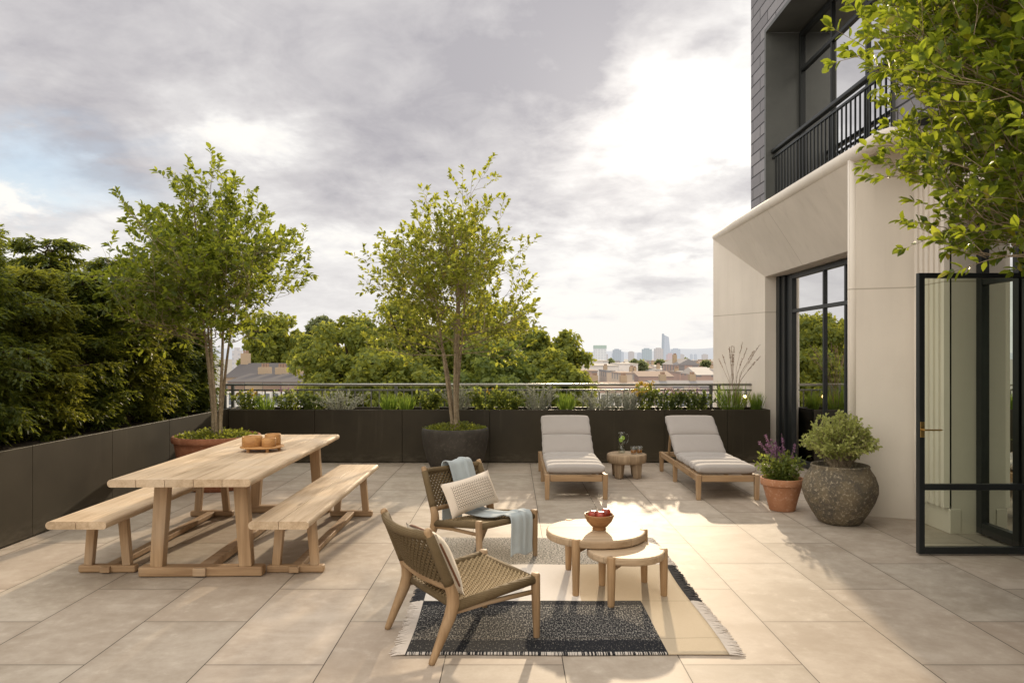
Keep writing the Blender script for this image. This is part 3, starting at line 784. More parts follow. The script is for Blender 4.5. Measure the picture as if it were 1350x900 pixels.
MB().tube([(.044, 0, .24), (.075, 0, .235), (.092, 0, .21), (.088, 0, .17), (.072, 0, .135), (.05, 0, .125)], [.006, .006, .006, .006, .006, .006], 8).out('handle', M['jug'], t, True)
for (x, z, a) in ((-.012, .165, .3), (.014, .19, -.5)):
    o = MB().lathe([(0, -.002), (.026, -.002), (.028, 0), (.026, .002), (0, .002)], 24).out('lime_slice', M['lime'], t)
    o.location = (x, -.008, z); o.rotation_euler = (R(80), a, .2)
for (x, y, lab) in ((1.535, 9.34, 'short glass of amber drink beside the jug, the left one of two'), (1.615, 9.37, 'short glass of amber drink at the right rim of the low side table')):
    g = thing('tumbler', lab, 'glass', (x, y, .304), 0, 'glasses of amber drink on the side table')
    MB().lathe([(0, .001), (.034, .001), (.036, .006), (.039, .095), (.0372, .095), (.0345, .012), (0, .010)], 30).out('vessel', M['jug'], g, True)
    MB().lathe([(0, .0115), (.0335, .0125), (.0352, .048), (0, .048)], 30).out('drink', M['amber'], g, True)
# ============================================================ foliage tools
def leaves_mesh(name, P, D, Nn, L, W, matl, parent=None, shape='leaf', fold=.18, curl=.12):
    """many separate leaves: P base points, D directions, Nn rough normals, L lengths, W widths"""
    P = np.asarray(P, float); D = np.asarray(D, float); Nn = np.asarray(Nn, float); L = np.asarray(L, float)[:, None]; W = np.asarray(W, float)[:, None]
    D /= np.linalg.norm(D, axis=1)[:, None] + 1e-9
    S = np.cross(D, Nn); S /= np.linalg.norm(S, axis=1)[:, None] + 1e-9
    U = np.cross(S, D)
    if shape == 'leaf':      # 8 points: base, 3 left, 3 right, tip, folded on the midrib
        T = [(0, 0, 0), (-.36, .28, 1), (-.5, .52, 1), (-.3, .8, 1), (0, 1, 0), (.3, .8, 1), (.5, .52, 1), (.36, .28, 1), (0, .5, 0)]
        FA = [(0, 8, 2, 1), (8, 4, 3, 2), (0, 7, 6, 8), (8, 6, 5, 4)]
    elif shape == 'diamond':
        T = [(0, 0, 0), (-.5, .45, 1), (0, 1, 0), (.5, .45, 1)]; FA = [(0, 1, 2), (0, 2, 3)]
    else:                    # quad clump card
        T = [(-.5, 0, 0), (.5, 0, 0), (.42, 1, 0), (-.38, .92, 0)]; FA = [(0, 1, 2, 3)]
    vs = []
    for sx, sy, up in T:
        vs.append(P + S*(sx*W) + D*(sy*L) + U*(up*fold*W) - U*(curl*L*sy*sy))
    nv = len(T); n = len(P)
    V = np.stack(vs, 1).reshape(-1, 3)
    loops = []; starts = []; tot = 0
    fl = [len(f) for f in FA]
    idx = np.concatenate([np.array(f) for f in FA])
    LI = (np.arange(n)[:, None]*nv + idx[None, :]).ravel()
    tot = np.tile(np.array(fl), n); st = np.concatenate([[0], np.cumsum(tot)[:-1]])
    me = bpy.data.meshes.new(name)
    me.vertices.add(len(V)); me.vertices.foreach_set('co', V.ravel().astype(np.float32))
    me.loops.add(len(LI)); me.loops.foreach_set('vertex_index', LI.astype(np.int32))
    me.polygons.add(len(tot)); me.polygons.foreach_set('loop_start', st.astype(np.int32)); me.polygons.foreach_set('loop_total', tot.astype(np.int32))
    me.update(calc_edges=True); me.validate()
    return finish(name, me, matl, parent, shape == 'leaf')

def rvec(r): 
    while True:
        v = Vector((r.uniform(-1, 1), r.uniform(-1, 1), r.uniform(-1, 1)))
        if .05 < v.length < 1: return v.normalized()

def potted_tree(name, label, loc, H, z0, clear, env, seed, leafm, leaf=.075, nstem=5, nb=15, twl=.30, lean=(0, 0), density=1.0, smin=.012, splay=.16, keep=None):
    """multi-stemmed tree: env(z01, angle) gives the crown's reach from its axis"""
    r = random.Random(seed); t = thing(name, label, 'tree', loc)
    wd = MB(); P, D, N_, L, W = [], [], [], [], []
    def leaf_at(p, d, k=1.0):
        nn = (Vector((0, 0, 1)) + rvec(r)*.75).normalized()
        P.append(p); D.append(d); N_.append(nn); l = leaf*r.uniform(.7, 1.2)*k; L.append(l); W.append(l*r.uniform(.48, .62))
    def twig(p, d, l, rad):
        pts = [p]; q = p.copy(); dd = d.copy(); n = 3
        for i in range(n):
            dd = (dd + rvec(r)*.22 + Vector((0, 0, .06))).normalized(); q = q + dd*l/n; pts.append(q.copy())
        if keep and not keep(Vector(loc) + pts[-1]): return
        wd.tube(pts, [rad, rad*.8, rad*.6, rad*.35], 4, False)
        nl = max(2, int(l/.042*density))
        for i in range(nl):
            f = .25 + .75*(i+.5)/nl; k = min(int(f*n), n-1); pp = pts[k].lerp(pts[k+1], f*n-k)
            side = rvec(r); side = (side - dd*side.dot(dd)).normalized()
            leaf_at(pp, (dd*.55 + side*.9 + Vector((0, 0, .12))).normalized())
        for i in range(5):
            leaf_at(pts[-1] - dd*.02*i*r.random(), (dd + rvec(r)*.75).normalized(), r.uniform(.7, 1.25))
    def branch(p, d, l, rad, depth=0):
        n = 6; pts = [p]; q = p.copy(); dd = d.copy()
        for i in range(n):
            dd = (dd + rvec(r)*.13 + Vector((0, 0, .035))).normalized(); q = q + dd*l/n; pts.append(q.copy())
        if keep and not (keep(Vector(loc) + pts[3]) and keep(Vector(loc) + pts[-1]*1.0)): return
        wd.tube(pts, [rad*(1-.8*i/n) for i in range(n+1)], 5, False)
        nt = max(3, int(l/.10))
        for i in range(nt):
            f = .22 + .78*(i+r.random())/nt; k = min(int(f*n), n-1); pp = pts[k].lerp(pts[k+1], f*n-k)
            side = rvec(r); side = (side - dd*side.dot(dd)).normalized()
            td = (dd*.75 + side*.75 + Vector((0, 0, .22))).normalized()
            tl = twl*r.uniform(.55, 1.25)*(1.1-.45*f)
            if depth == 0 and l > .7 and r.random() < .30: branch(pp, td, l*r.uniform(.3, .45), rad*.5, 1)
            else: twig(pp, td, tl, max(rad*.28, .0022))
        twig(pts[-1], dd, twl*.8, .0025)
    for s in range(nstem):
        a0 = 2*math.pi*s/nstem + r.uniform(-.4, .4)
        out = splay*r.uniform(.5, 1.25); top = H*r.uniform(.78, 1.0) if s else H
        pts = []; n = 12; b0 = Vector((.038*math.cos(a0), .038*math.sin(a0), z0-.04)); ph = r.uniform(0, 6)
        endx = math.cos(a0)*out*(top-z0) + lean[0]; endy = math.sin(a0)*out*(top-z0) + lean[1]
        if s == 0: endx, endy = lean[0]*1.2, lean[1]*1.2
        for i in range(n+1):
            f = i/n; w = .055*math.sin(f*5+ph)*f
            pts.append(b0 + Vector((endx*f**1.5 + w, endy*f**1.5 + .055*math.cos(f*6+ph)*f, (top-z0)*f)))
        rad0 = .0225*r.uniform(.8, 1.2)
        rads = [rad0*(1-.82*(i/n)**.8) + .003 for i in range(n+1)]; rads[0] *= 1.5
        wd.tube(pts, rads, 8, False)
        for b in range(nb):
            f = (clear-z0)/(top-z0) + (1-(clear-z0)/(top-z0))*((b+r.random())/nb)**.95; f = min(f, .985)
            k = min(int(f*n), n-1); p = pts[k].lerp(pts[k+1], f*n-k)
            z01 = max(0, min(1, (p.z-clear)/(H-clear)))
            an = a0 + r.uniform(-1.9, 1.9) if r.random() < .8 else r.uniform(0, 6.28)
            el = r.uniform(-.02, .50) + .62*z01
            d = Vector((math.cos(an)*math.cos(el), math.sin(an)*math.cos(el), math.sin(el)))
            reach = env(min(1, z01 + .12), an)
            cx, cy = lean[0]*z01, lean[1]*z01
            here = (p.x-cx)*math.cos(an) + (p.y-cy)*math.sin(an)
            l = max(.22, (reach-here)/max(math.cos(el), .35)*r.uniform(.62, 1.0) - .1)
            branch(p, d, min(l, 1.7), max(.0055, min(.016, rads[k]*.5)))
        branch(pts[-1], Vector((r.uniform(-.25, .25), r.uniform(-.25, .25), 1)).normalized(), .32, .006, 1)
    wd.out('trunk', M['bark'], t, True)
    leaves_mesh('crown', P, D, N_, L, W, leafm, t)
    return t

def mound_leaves(t, c, rx, ry, h, n, size, key, seed, name='ground_cover'):
    r = random.Random(seed); P, D, N_, L, W = [], [], [], [], []
    for i in range(n):
        a = r.uniform(0, 6.28); q = math.sqrt(r.random()); z = h*(1-q*q)*r.random() + r.uniform(-.005, .03)
        P.append((c[0]+rx*q*math.cos(a), c[1]+ry*q*math.sin(a), c[2]+z)); d = Vector((math.cos(a)*.6, math.sin(a)*.6, r.uniform(-.1, 1))) + rvec(r)*.5
        D.append(d); N_.append(Vector((0, 0, 1)) + rvec(r)*.6); l = size*r.uniform(.6, 1.3); L.append(l); W.append(l*.7)
    return leaves_mesh(name, P, D, N_, L, W, M[key], t)

# ---- pots of the two trees and the trees
def lathe_pot(name, label, loc, prof, key, soil_r, soil_z, wob=None, n=56):
    t = thing(name, label, 'plant pot', loc)
    MB().lathe(prof, n, wob=wob).out('vessel', M[key], t, True)
    MB().lathe([(0, soil_z+.015), (soil_r*.6, soil_z+.01), (soil_r, soil_z)], 40).out('soil', M['soil'], t, True)
    return t
T1 = (-3.44, 8.62, 0)
p1 = lathe_pot('tree_pot', 'wide terracotta bowl pot holding the tree behind the dining table', T1,
    [(0, 0), (.29, 0), (.31, .015), (.37, .16), (.425, .34), (.455, .50), (.462, .545), (.485, .552), (.492, .575), (.490, .61), (.478, .622), (.455, .622), (.445, .60), (.43, .56)], 'terra_dark', .432, .57)
mound_leaves(None, (T1[0], T1[1], .58), .45, .45, .09, 1500, .035, 'mound', 5, 'ground_cover_plant').parent = None
tag(bpy.data.objects['ground_cover_plant'], 'low yellow green ground cover filling the terracotta tree bowl behind the table', 'plant')
def env1(z, a):
    w = np.interp(z, [0, .12, .25, .42, .6, .8, 1.0], [1.0, 1.30, 1.34, 1.10, .76, .46, .18])
    return w*(1 + .10*math.sin(2*a+1) + .12*math.sin(3*a))
potted_tree('potted_tree', 'multi stemmed green tree growing in the wide terracotta bowl by the dining table', T1, 3.30, .6, 1.66, env1, 11, M['leaf_a'], .068, 6, 21, .36, (.03, 0), 1.15, splay=.20, keep=lambda p: abs(p.x-T1[0]) < 1.22 and (p.z < 3.1 or abs(p.x-T1[0]) < .75))
T2 = (-.77, 10.05, 0)
lathe_pot('tree_pot', 'round charcoal grey pot holding the tree in front of the back planter', T2,
    [(0, 0), (.30, 0), (.325, .02), (.385, .14), (.43, .30), (.452, .44), (.455, .52), (.446, .56), (.43, .57), (.415, .56), (.41, .52)], 'pot_dark', .413, .525)
o = mound_leaves(None, (T2[0], T2[1], .53), .42, .42, .09, 1300, .036, 'mound', 6, 'ground_cover_plant')
tag(o, 'low yellow green ground cover spilling over the rim of the charcoal tree pot', 'plant')
def env2(z, a):
    w = np.interp(z, [0, .12, .30, .48, .65, .82, 1.0], [.85, 1.22, 1.40, 1.28, 1.0, .68, .28])
    return w*(1 + .10*math.sin(2*a+.3) + .10*math.sin(3*a+2))
potted_tree('potted_tree', 'slender multi stemmed tree with airy bronzed leaves in the charcoal pot', T2, 3.24, .55, 1.56, env2, 23, M['leaf_b'], .068, 7, 12, .34, (-.06, 0), .88, splay=.17, keep=lambda p: -1.32 < p.x-T2[0] < 1.18 and (p.z < 3.2 or abs(p.x-T2[0]) < .78))
# ---- near tree on the right: its trunk and pot stand outside the frame
T3 = (3.32, 3.75, 0)
lathe_pot('tree_pot', 'charcoal pot of the near tree on the right, outside the frame', T3,
    [(0, 0), (.30, 0), (.325, .02), (.385, .14), (.43, .30), (.452, .44), (.455, .52), (.446, .56), (.43, .57), (.415, .56), (.41, .52)], 'pot_dark', .413, .525)
def env3(z, a):
    w = np.interp(z, [0, .10, .30, .55, .8, 1.0], [.9, 1.15, 1.36, 1.32, 1.0, .5])
    return w*(1 + .06*math.sin(3*a+1))
def keep3(p): return p.z > 1.53 + .115*p.y and ((p.x-2.8)**2 + (p.y-3.7)**2 < 1.17**2 or p.x > 2.9) and p.x < 3.9
potted_tree('potted_tree', 'near leafy tree whose branches hang into the upper right corner', T3, 4.15, .55, 2.0, env3, 37, M['leaf_fg'], .067, 7, 37, .36, (-.50, -.02), .95, splay=.15, keep=keep3)

# ---- small pots by the building
PB = (3.04, 6.86, 0)
lathe_pot('large_pot', 'big rounded weathered brown stone pot with a clipped bush beside the pier', PB,
    [(0, 0), (.155, 0), (.185, .015), (.245, .10), (.30, .20), (.328, .29), (.325, .36), (.298, .44), (.262, .495), (.252, .515), (.256, .53), (.248, .54), (.232, .535), (.225, .50)], 'pot_agg', .228, .49,
    wob=lambda a, z: 1 + .008*math.sin(5*a+z*9) + .006*math.sin(9*a-z*14))
t = thing('potted_bush', 'rounded pale green bush growing in the big weathered pot', 'bush', (PB[0], PB[1], .5))
r = random.Random(9); wd = MB(); P, D, N_, L, W = [], [], [], [], []
for i in range(260):
    d = rvec(r); d.z = abs(d.z)*1.1 + .12; d.normalize(); ln = r.uniform(.30, .42)*(1-.08*d.z)
    b = Vector((r.uniform(-.07, .07), r.uniform(-.07, .07), 0)); c = Vector((0, 0, .21))
    e = c + Vector((d.x*.33, d.y*.33, (d.z-.22)*.37))*r.uniform(.80, 1.08)
    mid = b.lerp(e, .55) + Vector((0, 0, .05)); wd.tube([b, mid, e], [.004, .003, .0015], 4, False)
    for k in range(22):
        f = r.uniform(.3, 1.05); p = (b.lerp(mid, f*2) if f < .5 else mid.lerp(e, f*2-1))
        dd = (rvec(r) + d*.6).normalized(); P.append(p); D.append(dd); N_.append(rvec(r)); l = r.uniform(.022, .042); L.append(l); W.append(l*.6)
wd.out('stems', M['bark'], t, True); leaves_mesh('foliage', P, D, N_, L, W, M['variegated'], t)

PT = (2.71, 7.42, 0)
lathe_pot('terracotta_pot', 'small plain terracotta flower pot between the lounger and the big pot', PT,
    [(0, 0), (.118, 0), (.124, .008), (.158, .14), (.186, .245), (.188, .252), (.205, .254), (.208, .262), (.210, .318), (.206, .324), (.194, .324), (.190, .31), (.184, .27)], 'terra', .186, .275)
t = thing('flowering_plant', 'purple flowering sage plant growing in the small terracotta pot', 'plant', (PT[0], PT[1], .27))
P, D, N_, L, W = [], [], [], [], []; fp = [[], [], [], [], []]; wd = MB()
for i in range(46):
    a = r.uniform(0, 6.28); q = r.uniform(.0, .11); b = Vector((q*math.cos(a), q*math.sin(a), 0)); o_ = r.uniform(.02, .17)
    h = r.uniform(.16, .30); e = b + Vector((o_*math.cos(a)-.02, o_*math.sin(a), h)); wd.tube([b, b.lerp(e, .5) + Vector((0, 0, .02)), e], [.003, .0025, .0015], 4, False)
    for k in range(22):
        f = r.uniform(.1, 1); P.append(b.lerp(e, f)); D.append((rvec(r) + Vector((0, 0, .3))).normalized()); N_.append(Vector((0, 0, 1)) + rvec(r)*.6); l = r.uniform(.03, .06); L.append(l); W.append(l*.5)
for i in range(15):
    a = r.uniform(0, 6.28); q = r.uniform(.0, .07); b = Vector((q*math.cos(a), q*math.sin(a), 0)); e = b + Vector((r.uniform(-.26, .10), r.uniform(-.1, .1), r.uniform(.34, .49)))
    mid = b.lerp(e, .5) + Vector((.015, 0, .03)); wd.tube([b, mid, e], [.003, .0025, .0012], 4, False)
    fp = [[], [], [], [], []]
    for k in range(50):
        f = r.uniform(.45, 1.0); p = mid.lerp(e, (f-.45)/.55) + rvec(r)*.014*(1.2-f)
        fp[0].append(p); fp[1].append(rvec(r)); fp[2].append(rvec(r)); l = r.uniform(.012, .022); fp[3].append(l); fp[4].append(l*.8)
    leaves_mesh('flower_spike', *fp, M['purple'], t, 'diamond')
wd.out('stems', M['green'], t, True); leaves_mesh('foliage', P, D, N_, L, W, M['green'], t)

# ============================================================ evergreens on the left
def evergreen(label, x, y, z0, top, rad, seed, key, n=230, dr=.5, cat='tree', z1=None, conif=False, name='evergreen_tree', shell=.55, leaf=(.045, .085)):
    r = random.Random(seed); t = thing(name, label, cat, (x, y, z0), 0, 'evergreens along the left planter')
    H = top - z0; wd = MB(); P, D, N_, L, W = [], [], [], [], []
    wd.tube([(0, 0, 0), (.02, .02, H*.5), (0, 0, H*.97)], [.055*max(1, rad), .035*max(1, rad), .006], 8, False)
    for i in range(n):
        f = ((i + r.random())/n); z = H*(.02 + .98*f)
        R_ = rad*(max(.05, (1-f))**(.75 if conif else .42))*(1 + .22*math.sin(5*f*6+seed)) * r.uniform(.62, 1.1)
        if not conif: R_ *= min(1, .72 + f*1.2)
        a = i*2.399963 + r.uniform(-.5, .5)
        lift = r.uniform(.25, .75)
        b = Vector((0, 0, z)); pts = [b]; m = 6
        for k in range(1, m+1):
            q = k/m; pts.append(Vector((math.cos(a)*R_*q, math.sin(a)*R_*q, z + R_*(lift*q - dr*q*q*1.1))) + rvec(r)*.03*q)
        wd.tube([pts[0], pts[3], pts[6]], [.011, .006, .002], 4, False)
        side = Vector((-math.sin(a), math.cos(a), 0))
        ns = int(8 + 16*R_)
        for k in range(ns):                         # flat drooping sprays either side of the limb
            q = shell*.5 + (1-shell*.5)*(k + r.random())/ns; kk = min(int(q*m), m-1); p = pts[kk].lerp(pts[kk+1], q*m-kk)
            ax = (pts[min(kk+1, m)] - pts[kk]).normalized()
            for sg in (-1, 1):
                ln = r.uniform(.10, .24)*(1.15-.45*q); d = (ax*.7 + side*sg*.8 + Vector((0, 0, -.08)) + rvec(r)*.35).normalized()
                for w in range(8):
                    g = (w+.5)/8; pp = p + d*ln*g + Vector((0, 0, -.05*g*g))
                    dd = (d + side*sg*.25 + Vector((0, 0, -.15*g)) + rvec(r)*.55).normalized()
                    P.append(pp); D.append(dd); N_.append(Vector((0, 0, 1)) + rvec(r)*.5); l = r.uniform(*leaf); L.append(l); W.append(l*.46)
    wd.out('trunk', M['bark_dark'], t, True)
    leaves_mesh('crown', P, D, N_, L, W, M[key], t, 'diamond', .12, .25)
    return t
EV = [  # x, y, base, top, reach, leaf material, conifer, label
 (-4.76, 5.55, .72, 2.45, .74, 'leaf_hedge2', False, 'drooping evergreen in the left planter cut by the left edge of the photo'),
 (-4.80, 6.45, .72, 2.55, .72, 'leaf_hedge', False, 'dark evergreen, second from the front in the left planter'),
 (-4.76, 7.30, .72, 2.35, .66, 'leaf_hedge2', False, 'yellow green bushy evergreen, third from the front in the left planter'),
 (-4.78, 8.20, .72, 2.42, .66, 'leaf_hedge', False, 'dark evergreen in the left planter just left of the terracotta bowl'),
 (-4.72, 9.05, .72, 2.30, .58, 'leaf_hedge2', False, 'yellow green evergreen in the left planter behind the tree in the terracotta bowl'),
 (-4.72, 9.85, .72, 2.20, .55, 'leaf_hedge', False, 'dark slim evergreen, second from the back corner of the left planter'),
 (-4.62, 10.55, .72, 1.95, .46, 'leaf_hedge', False, 'smallest evergreen at the back corner of the left planter'),
 (-6.15, 8.60, -1.5, 3.02, 1.05, 'leaf_hedge', True, 'tall spire topped dark conifer beyond the left planter at the edge of the photo'),
 (-6.15, 9.75, -1.5, 3.02, 1.15, 'leaf_hedge', False, 'tallest broad dark evergreen beyond the left planter'),
 (-6.1, 11.3, -1.5, 2.98, 1.05, 'leaf_hedge', False, 'broad dark evergreen beyond the left planter, right of the tallest one'),
 (-6.0, 12.9, -1.5, 2.55, .95, 'leaf_hedge', False, 'rearmost dark evergreen beyond the left planter behind the potted tree'),
]
for i, (x, y, z0, top, rad, key, con, lab) in enumerate(EV):
    evergreen(lab, x, y, z0, top, rad, 40+i, key, 190 if z0 > 0 else 250, .30, conif=con, leaf=(.03, .06) if z0 > 0 else (.045, .08))

# ============================================================ plants in the back planter
PZ = .715
def at_x(px, y): return (px-675)/975*y
def plant(label, px, kind, h, w, seed, y=10.93, cat='plant', name=None):
    r = random.Random(seed); x = at_x(px, y); nm = name or {'grass': 'grass_tuft', 'silver': 'silver_shrub', 'leafy': 'leafy_plant', 'dark': 'leafy_plant', 'flower': 'flowering_plant'}[kind]
    t = thing(nm, label, cat, (x, y, PZ), 0, 'plants in the back planter')
    P, D, N_, L, W = [], [], [], [], []; wd = MB(); h *= 1.04
    if kind == 'grass':
        for i in range(170):
            a = r.uniform(0, 6.28); q = w*.32*math.sqrt(r.random()); b = Vector((q*math.cos(a), q*.8*math.sin(a), 0))
            hh = h*r.uniform(.55, 1.08); o_ = r.uniform(.02, .48)*w; d = Vector((math.cos(a)*o_, math.sin(a)*o_, hh))
            P.append(b); D.append(d); N_.append(rvec(r)); L.append(hh); W.append(.0085)
        leaves_mesh('blades', P, D, N_, L, W, M['grass'], t, 'leaf', .1, .08); return t
    dens = {'silver': 46, 'leafy': 20, 'dark': 22, 'flower': 20}[kind]
    for i in range(dens):
        a = r.uniform(0, 6.28); q = .3*w*math.sqrt(r.random()); b = Vector((q*math.cos(a), q*.7*math.sin(a), 0)); k = r.uniform(.05, .62)*w
        hh = h*r.uniform(.55, 1.05)*(1-.35*(k/w)**2); e = b + Vector((k*math.cos(a), k*.6*math.sin(a), hh)); mid = b.lerp(e, .5) + Vector((0, 0, .12*h))
        wd.tube([b, mid, e], [.004, .003, .0015], 4, False)
        nl = {'silver': 46, 'leafy': 20, 'dark': 26, 'flower': 20}[kind]
        for j in range(nl):
            f = r.uniform(.12, 1); p = b.lerp(mid, f*2) if f < .5 else mid.lerp(e, f*2-1)
            d = (rvec(r) + Vector((0, 0, .5))).normalized(); P.append(p); D.append(d); N_.append(Vector((0, 0, 1)) + rvec(r)*.8)
            l = {'silver': r.uniform(.018, .04), 'leafy': r.uniform(.045, .09), 'dark': r.uniform(.04, .075), 'flower': r.uniform(.04, .07)}[kind]; L.append(l); W.append(l*({'silver': .3}.get(kind, .5)))
    key = {'silver': 'silver', 'leafy': 'green', 'dark': 'darkgreen', 'flower': 'green'}[kind]
    wd.out('stems', M['green'] if kind != 'silver' else M['silver'], t, True)
    leaves_mesh('foliage', P, D, N_, L, W, M[key], t)
    return t, r, h, w
def blooms(res, key, n, size, lo=.75, spike=False):
    t, r, h, w = res
    for i in range(n):
        q = [[], [], [], [], []]
        a = r.uniform(0, 6.28); k = w*.5*math.sqrt(r.random()); c = Vector((k*math.cos(a), k*.6*math.sin(a), h*r.uniform(lo, 1.1)))
        for j in range(16):
            p = c + (Vector((r.uniform(-.008, .008), r.uniform(-.008, .008), -.04 + .09*j/15)) if spike else rvec(r)*size*.42)
            q[0].append(p); q[1].append(rvec(r)); q[2].append(rvec(r)); l = size*r.uniform(.5, 1); q[3].append(l); q[4].append(l*.7)
        leaves_mesh('flower', *q, M[key], t, 'diamond')
blooms(plant('orange flowered plant at the left corner of the back planter', 326, 'flower', .30, .34, 1), 'yellow', 16, .03)
plant('narrow grass clump at the left end of the back planter, next to the orange flowers', 350, 'grass', .25, .3, 2)
blooms(plant('leafy plant with thin purple spikes behind the far end of the table', 381, 'flower', .32, .40, 3), 'purple', 14, .016, .85, True)
plant('dark leafy plant left of the grey shrub that spills over the planter', 412, 'dark', .27, .42, 4)
plant('silver grey shrub spilling over the planter edge above the table end', 448, 'silver', .30, .52, 5, 10.78)
plant('light green grass tuft, left of the pair nearest the potted tree', 513, 'grass', .27, .26, 6)
plant('light green grass tuft, right of the pair nearest the potted tree', 536, 'grass', .26, .26, 7)
plant('green leafy plant between the grass pair and the stems of the middle tree', 566, 'leafy', .29, .32, 8)
plant('silver shrub directly behind the stems of the middle tree', 606, 'silver', .36, .38, 9)
blooms(plant('green plant with small yellow blooms right of the middle tree', 640, 'flower', .32, .40, 10), 'yellow', 7, .022)
plant('mixed green leafy plant between the middle tree and the left lounger', 672, 'leafy', .31, .42, 11)
plant('tall silver shrub above the headrest of the left lounger', 709, 'silver', .38, .46, 12)
plant('bright green grass tuft above the right edge of the left lounger', 747, 'grass', .30, .28, 13)
plant('wide silver shrub above the low side table', 792, 'silver', .30, .56, 14)
plant('feathery grey green shrub right of the low side table', 826, 'silver', .32, .42, 15)
blooms(plant('green plant with yellow turning leaves left of the right lounger', 848, 'flower', .40, .34, 16), 'yellow', 22, .034, .6)
blooms(plant('dark green plant with pink blooms over the right lounger headrest', 884, 'dark', .30, .44, 17), 'pink', 18, .022, .8)
blooms(plant('dark green plant with mauve spikes right of the pink blooms', 921, 'dark', .31, .44, 18), 'purple', 14, .018, .85, True)
t = plant('tall feather grass with brown plumes against the pale wall', 966, 'grass', .42, .44, 19)
r = random.Random(77); q = [[], [], [], [], []]; wd = MB()
for i in range(17):
    a = r.uniform(0, 6.28); b = Vector((.08*math.cos(a), .06*math.sin(a), .1)); e = Vector((r.uniform(-.22, .48), r.uniform(-.12, .2), r.uniform(.72, 1.02)))
    mid = Vector((e.x*.35, e.y*.35, e.z*.62)); wd.tube([b, mid, e], [.0028, .0022, .0012], 4, False)
    for j in range(34):
        f = r.uniform(.55, 1); p = mid.lerp(e, f) + rvec(r)*.006
        q[0].append(p); q[1].append((e-mid).normalized() + rvec(r)*.4); q[2].append(rvec(r)); l = r.uniform(.015, .028); q[3].append(l); q[4].append(l*.35)
wd.out('stalks', M['plume'], t, True); leaves_mesh('plumes', *q, M['plume'], t, 'diamond')
plant('short grass tuft at the right end of the back planter beside the garden light', 997, 'grass', .28, .22, 20)
t = thing('garden_light', 'small glowing warm spike light among the grasses at the planter end', 'garden light', (at_x(982, 10.95), 10.95, PZ))
MB().tube([(0, 0, -.02), (0, 0, .20)], .006, 8).out('spike', M['frame'], t, True)
MB().lathe([(0, .20), (.012, .20), (.020, .214), (.022, .228), (.016, .242), (0, .246)], 20).out('bulb', M['bulb'], t, True)
MB().lathe([(.0, .252), (.012, .251), (.030, .246), (.032, .249), (.012, .258), (0, .26)], 20).out('hood', M['frame'], t, True)
# ============================================================ the building
B = thing('building', 'pale limestone bay and dark slate clad upper floor of the building on the right', 'building', (4.07, 8.0, 0))
BO = Vector((4.07, 8.0, 0))
class WB(MB):
    def w(s, name, m, parent=B, **k):
        s.v = [tuple(Vector(p) - BO) for p in s.v]; return s.out(name, m, parent, **k)
A = (3.32, 12.2); J = (3.78, 11.05); Q = (4.07, 11.05); PBk = (3.285, 7.2); PC = (3.83, 6.98); PD = (3.815, 6.42); PE = (4.07, 6.42); NJ = (3.78, 8.22)
def wallq(mb, a, b, z0, z1): mb.quad((*a, z0), (*b, z0), (*b, z1), (*a, z1))
w = WB()
w.quad((*A, 0), (*J, 0), (*J, 2.72), (*A, 3.46))                                   # far splayed jamb
w.quad((*J, 0), (*Q, 0), (*Q, 2.72), (*J, 2.72))                                   # far reveal
w.quad((*A, 3.46), (*J, 2.72), (*NJ, 2.72), (PBk[0], 7.24, 3.46))                  # splayed head
w.quad((*J, 2.72), (*Q, 2.72), (4.07, NJ[1], 2.72), (*NJ, 2.72))                   # soffit
w.quad((PBk[0], 7.24, 0), (*NJ, 0), (*NJ, 2.72), (PBk[0], 7.24, 3.46))             # near splayed jamb
w.quad((*NJ, 0), (4.07, NJ[1], 0), (4.07, NJ[1], 2.72), (*NJ, 2.72))
wallq(w, A, (3.9, 13.1), 0, 3.5); wallq(w, (3.9, 13.1), (7, 13.4), 0, 3.5)
w.w('bay_wall', M['stone'])
p = WB()
wallq(p, PBk, PC, 0, 3.5); wallq(p, PD, PE, 0, 2.72); wallq(p, (PBk[0], 7.24), PBk, 0, 3.5)
wallq(p, PD, (3.815, -1.5), 2.72, 3.5); p.quad((3.815, 6.42, 2.72), (4.07, 6.42, 2.72), (4.07, -1.5, 2.72), (3.815, -1.5, 2.72))
p.w('pier', M['stone'])
WB().lohi((3.285, 6.66, 3.502), (3.9, 7.24, 3.55)).w('cornice_slab', M['stone'])
f = WB(); n = 6; loop = []   # flat ribs, deep narrow grooves                                                          # ribbed panel
y0, y1 = PC[1]-.012, PD[1]+.012
for k in range(n*10+1):
    q = k/(n*10); y = y0 + (y1-y0)*q; a = (k % 10)/10
    loop.append((3.822 + (PD[0]-PC[0])*q - (.045*min(1, max(0, (a-.15)/.1), (1.001-a)/.1+.0) if a else 0), y))
for (x0, ya), (x1, yb) in zip(loop[:-1], loop[1:]): f.quad((x0, ya, .22), (x1, yb, .22), (x1, yb, 3.5), (x0, ya, 3.5))
f.w('fluted_panel', M['stone'])
WB().lohi((3.80, PD[1]-.004, 0), (3.90, PC[1]-.004, .215)).w('plinth', M['stone'], bevel=.006)
WB().tube([(PBk[0]+.042, PBk[1]+.022, .0), (PBk[0]+.042, PBk[1]+.022, 3.46)], .046, 16).w('corner_bead', M['stone'], smooth=True)
WB().tube([(3.95, 13.1, 3.50), (3.385, 12.20, 3.50), (3.365, 11.0, 3.50), (3.348, 8.5, 3.50), (3.342, 7.28, 3.50), (3.34, 6.84, 3.50), (3.36, 6.72, 3.515), (3.40, 6.655, 3.52), (3.62, 6.63, 3.52), (3.78, 6.60, 3.52), (3.81, 6.50, 3.52), (3.80, -1.5, 3.52)], .078, 20).w('cornice', M['stone'], smooth=True)
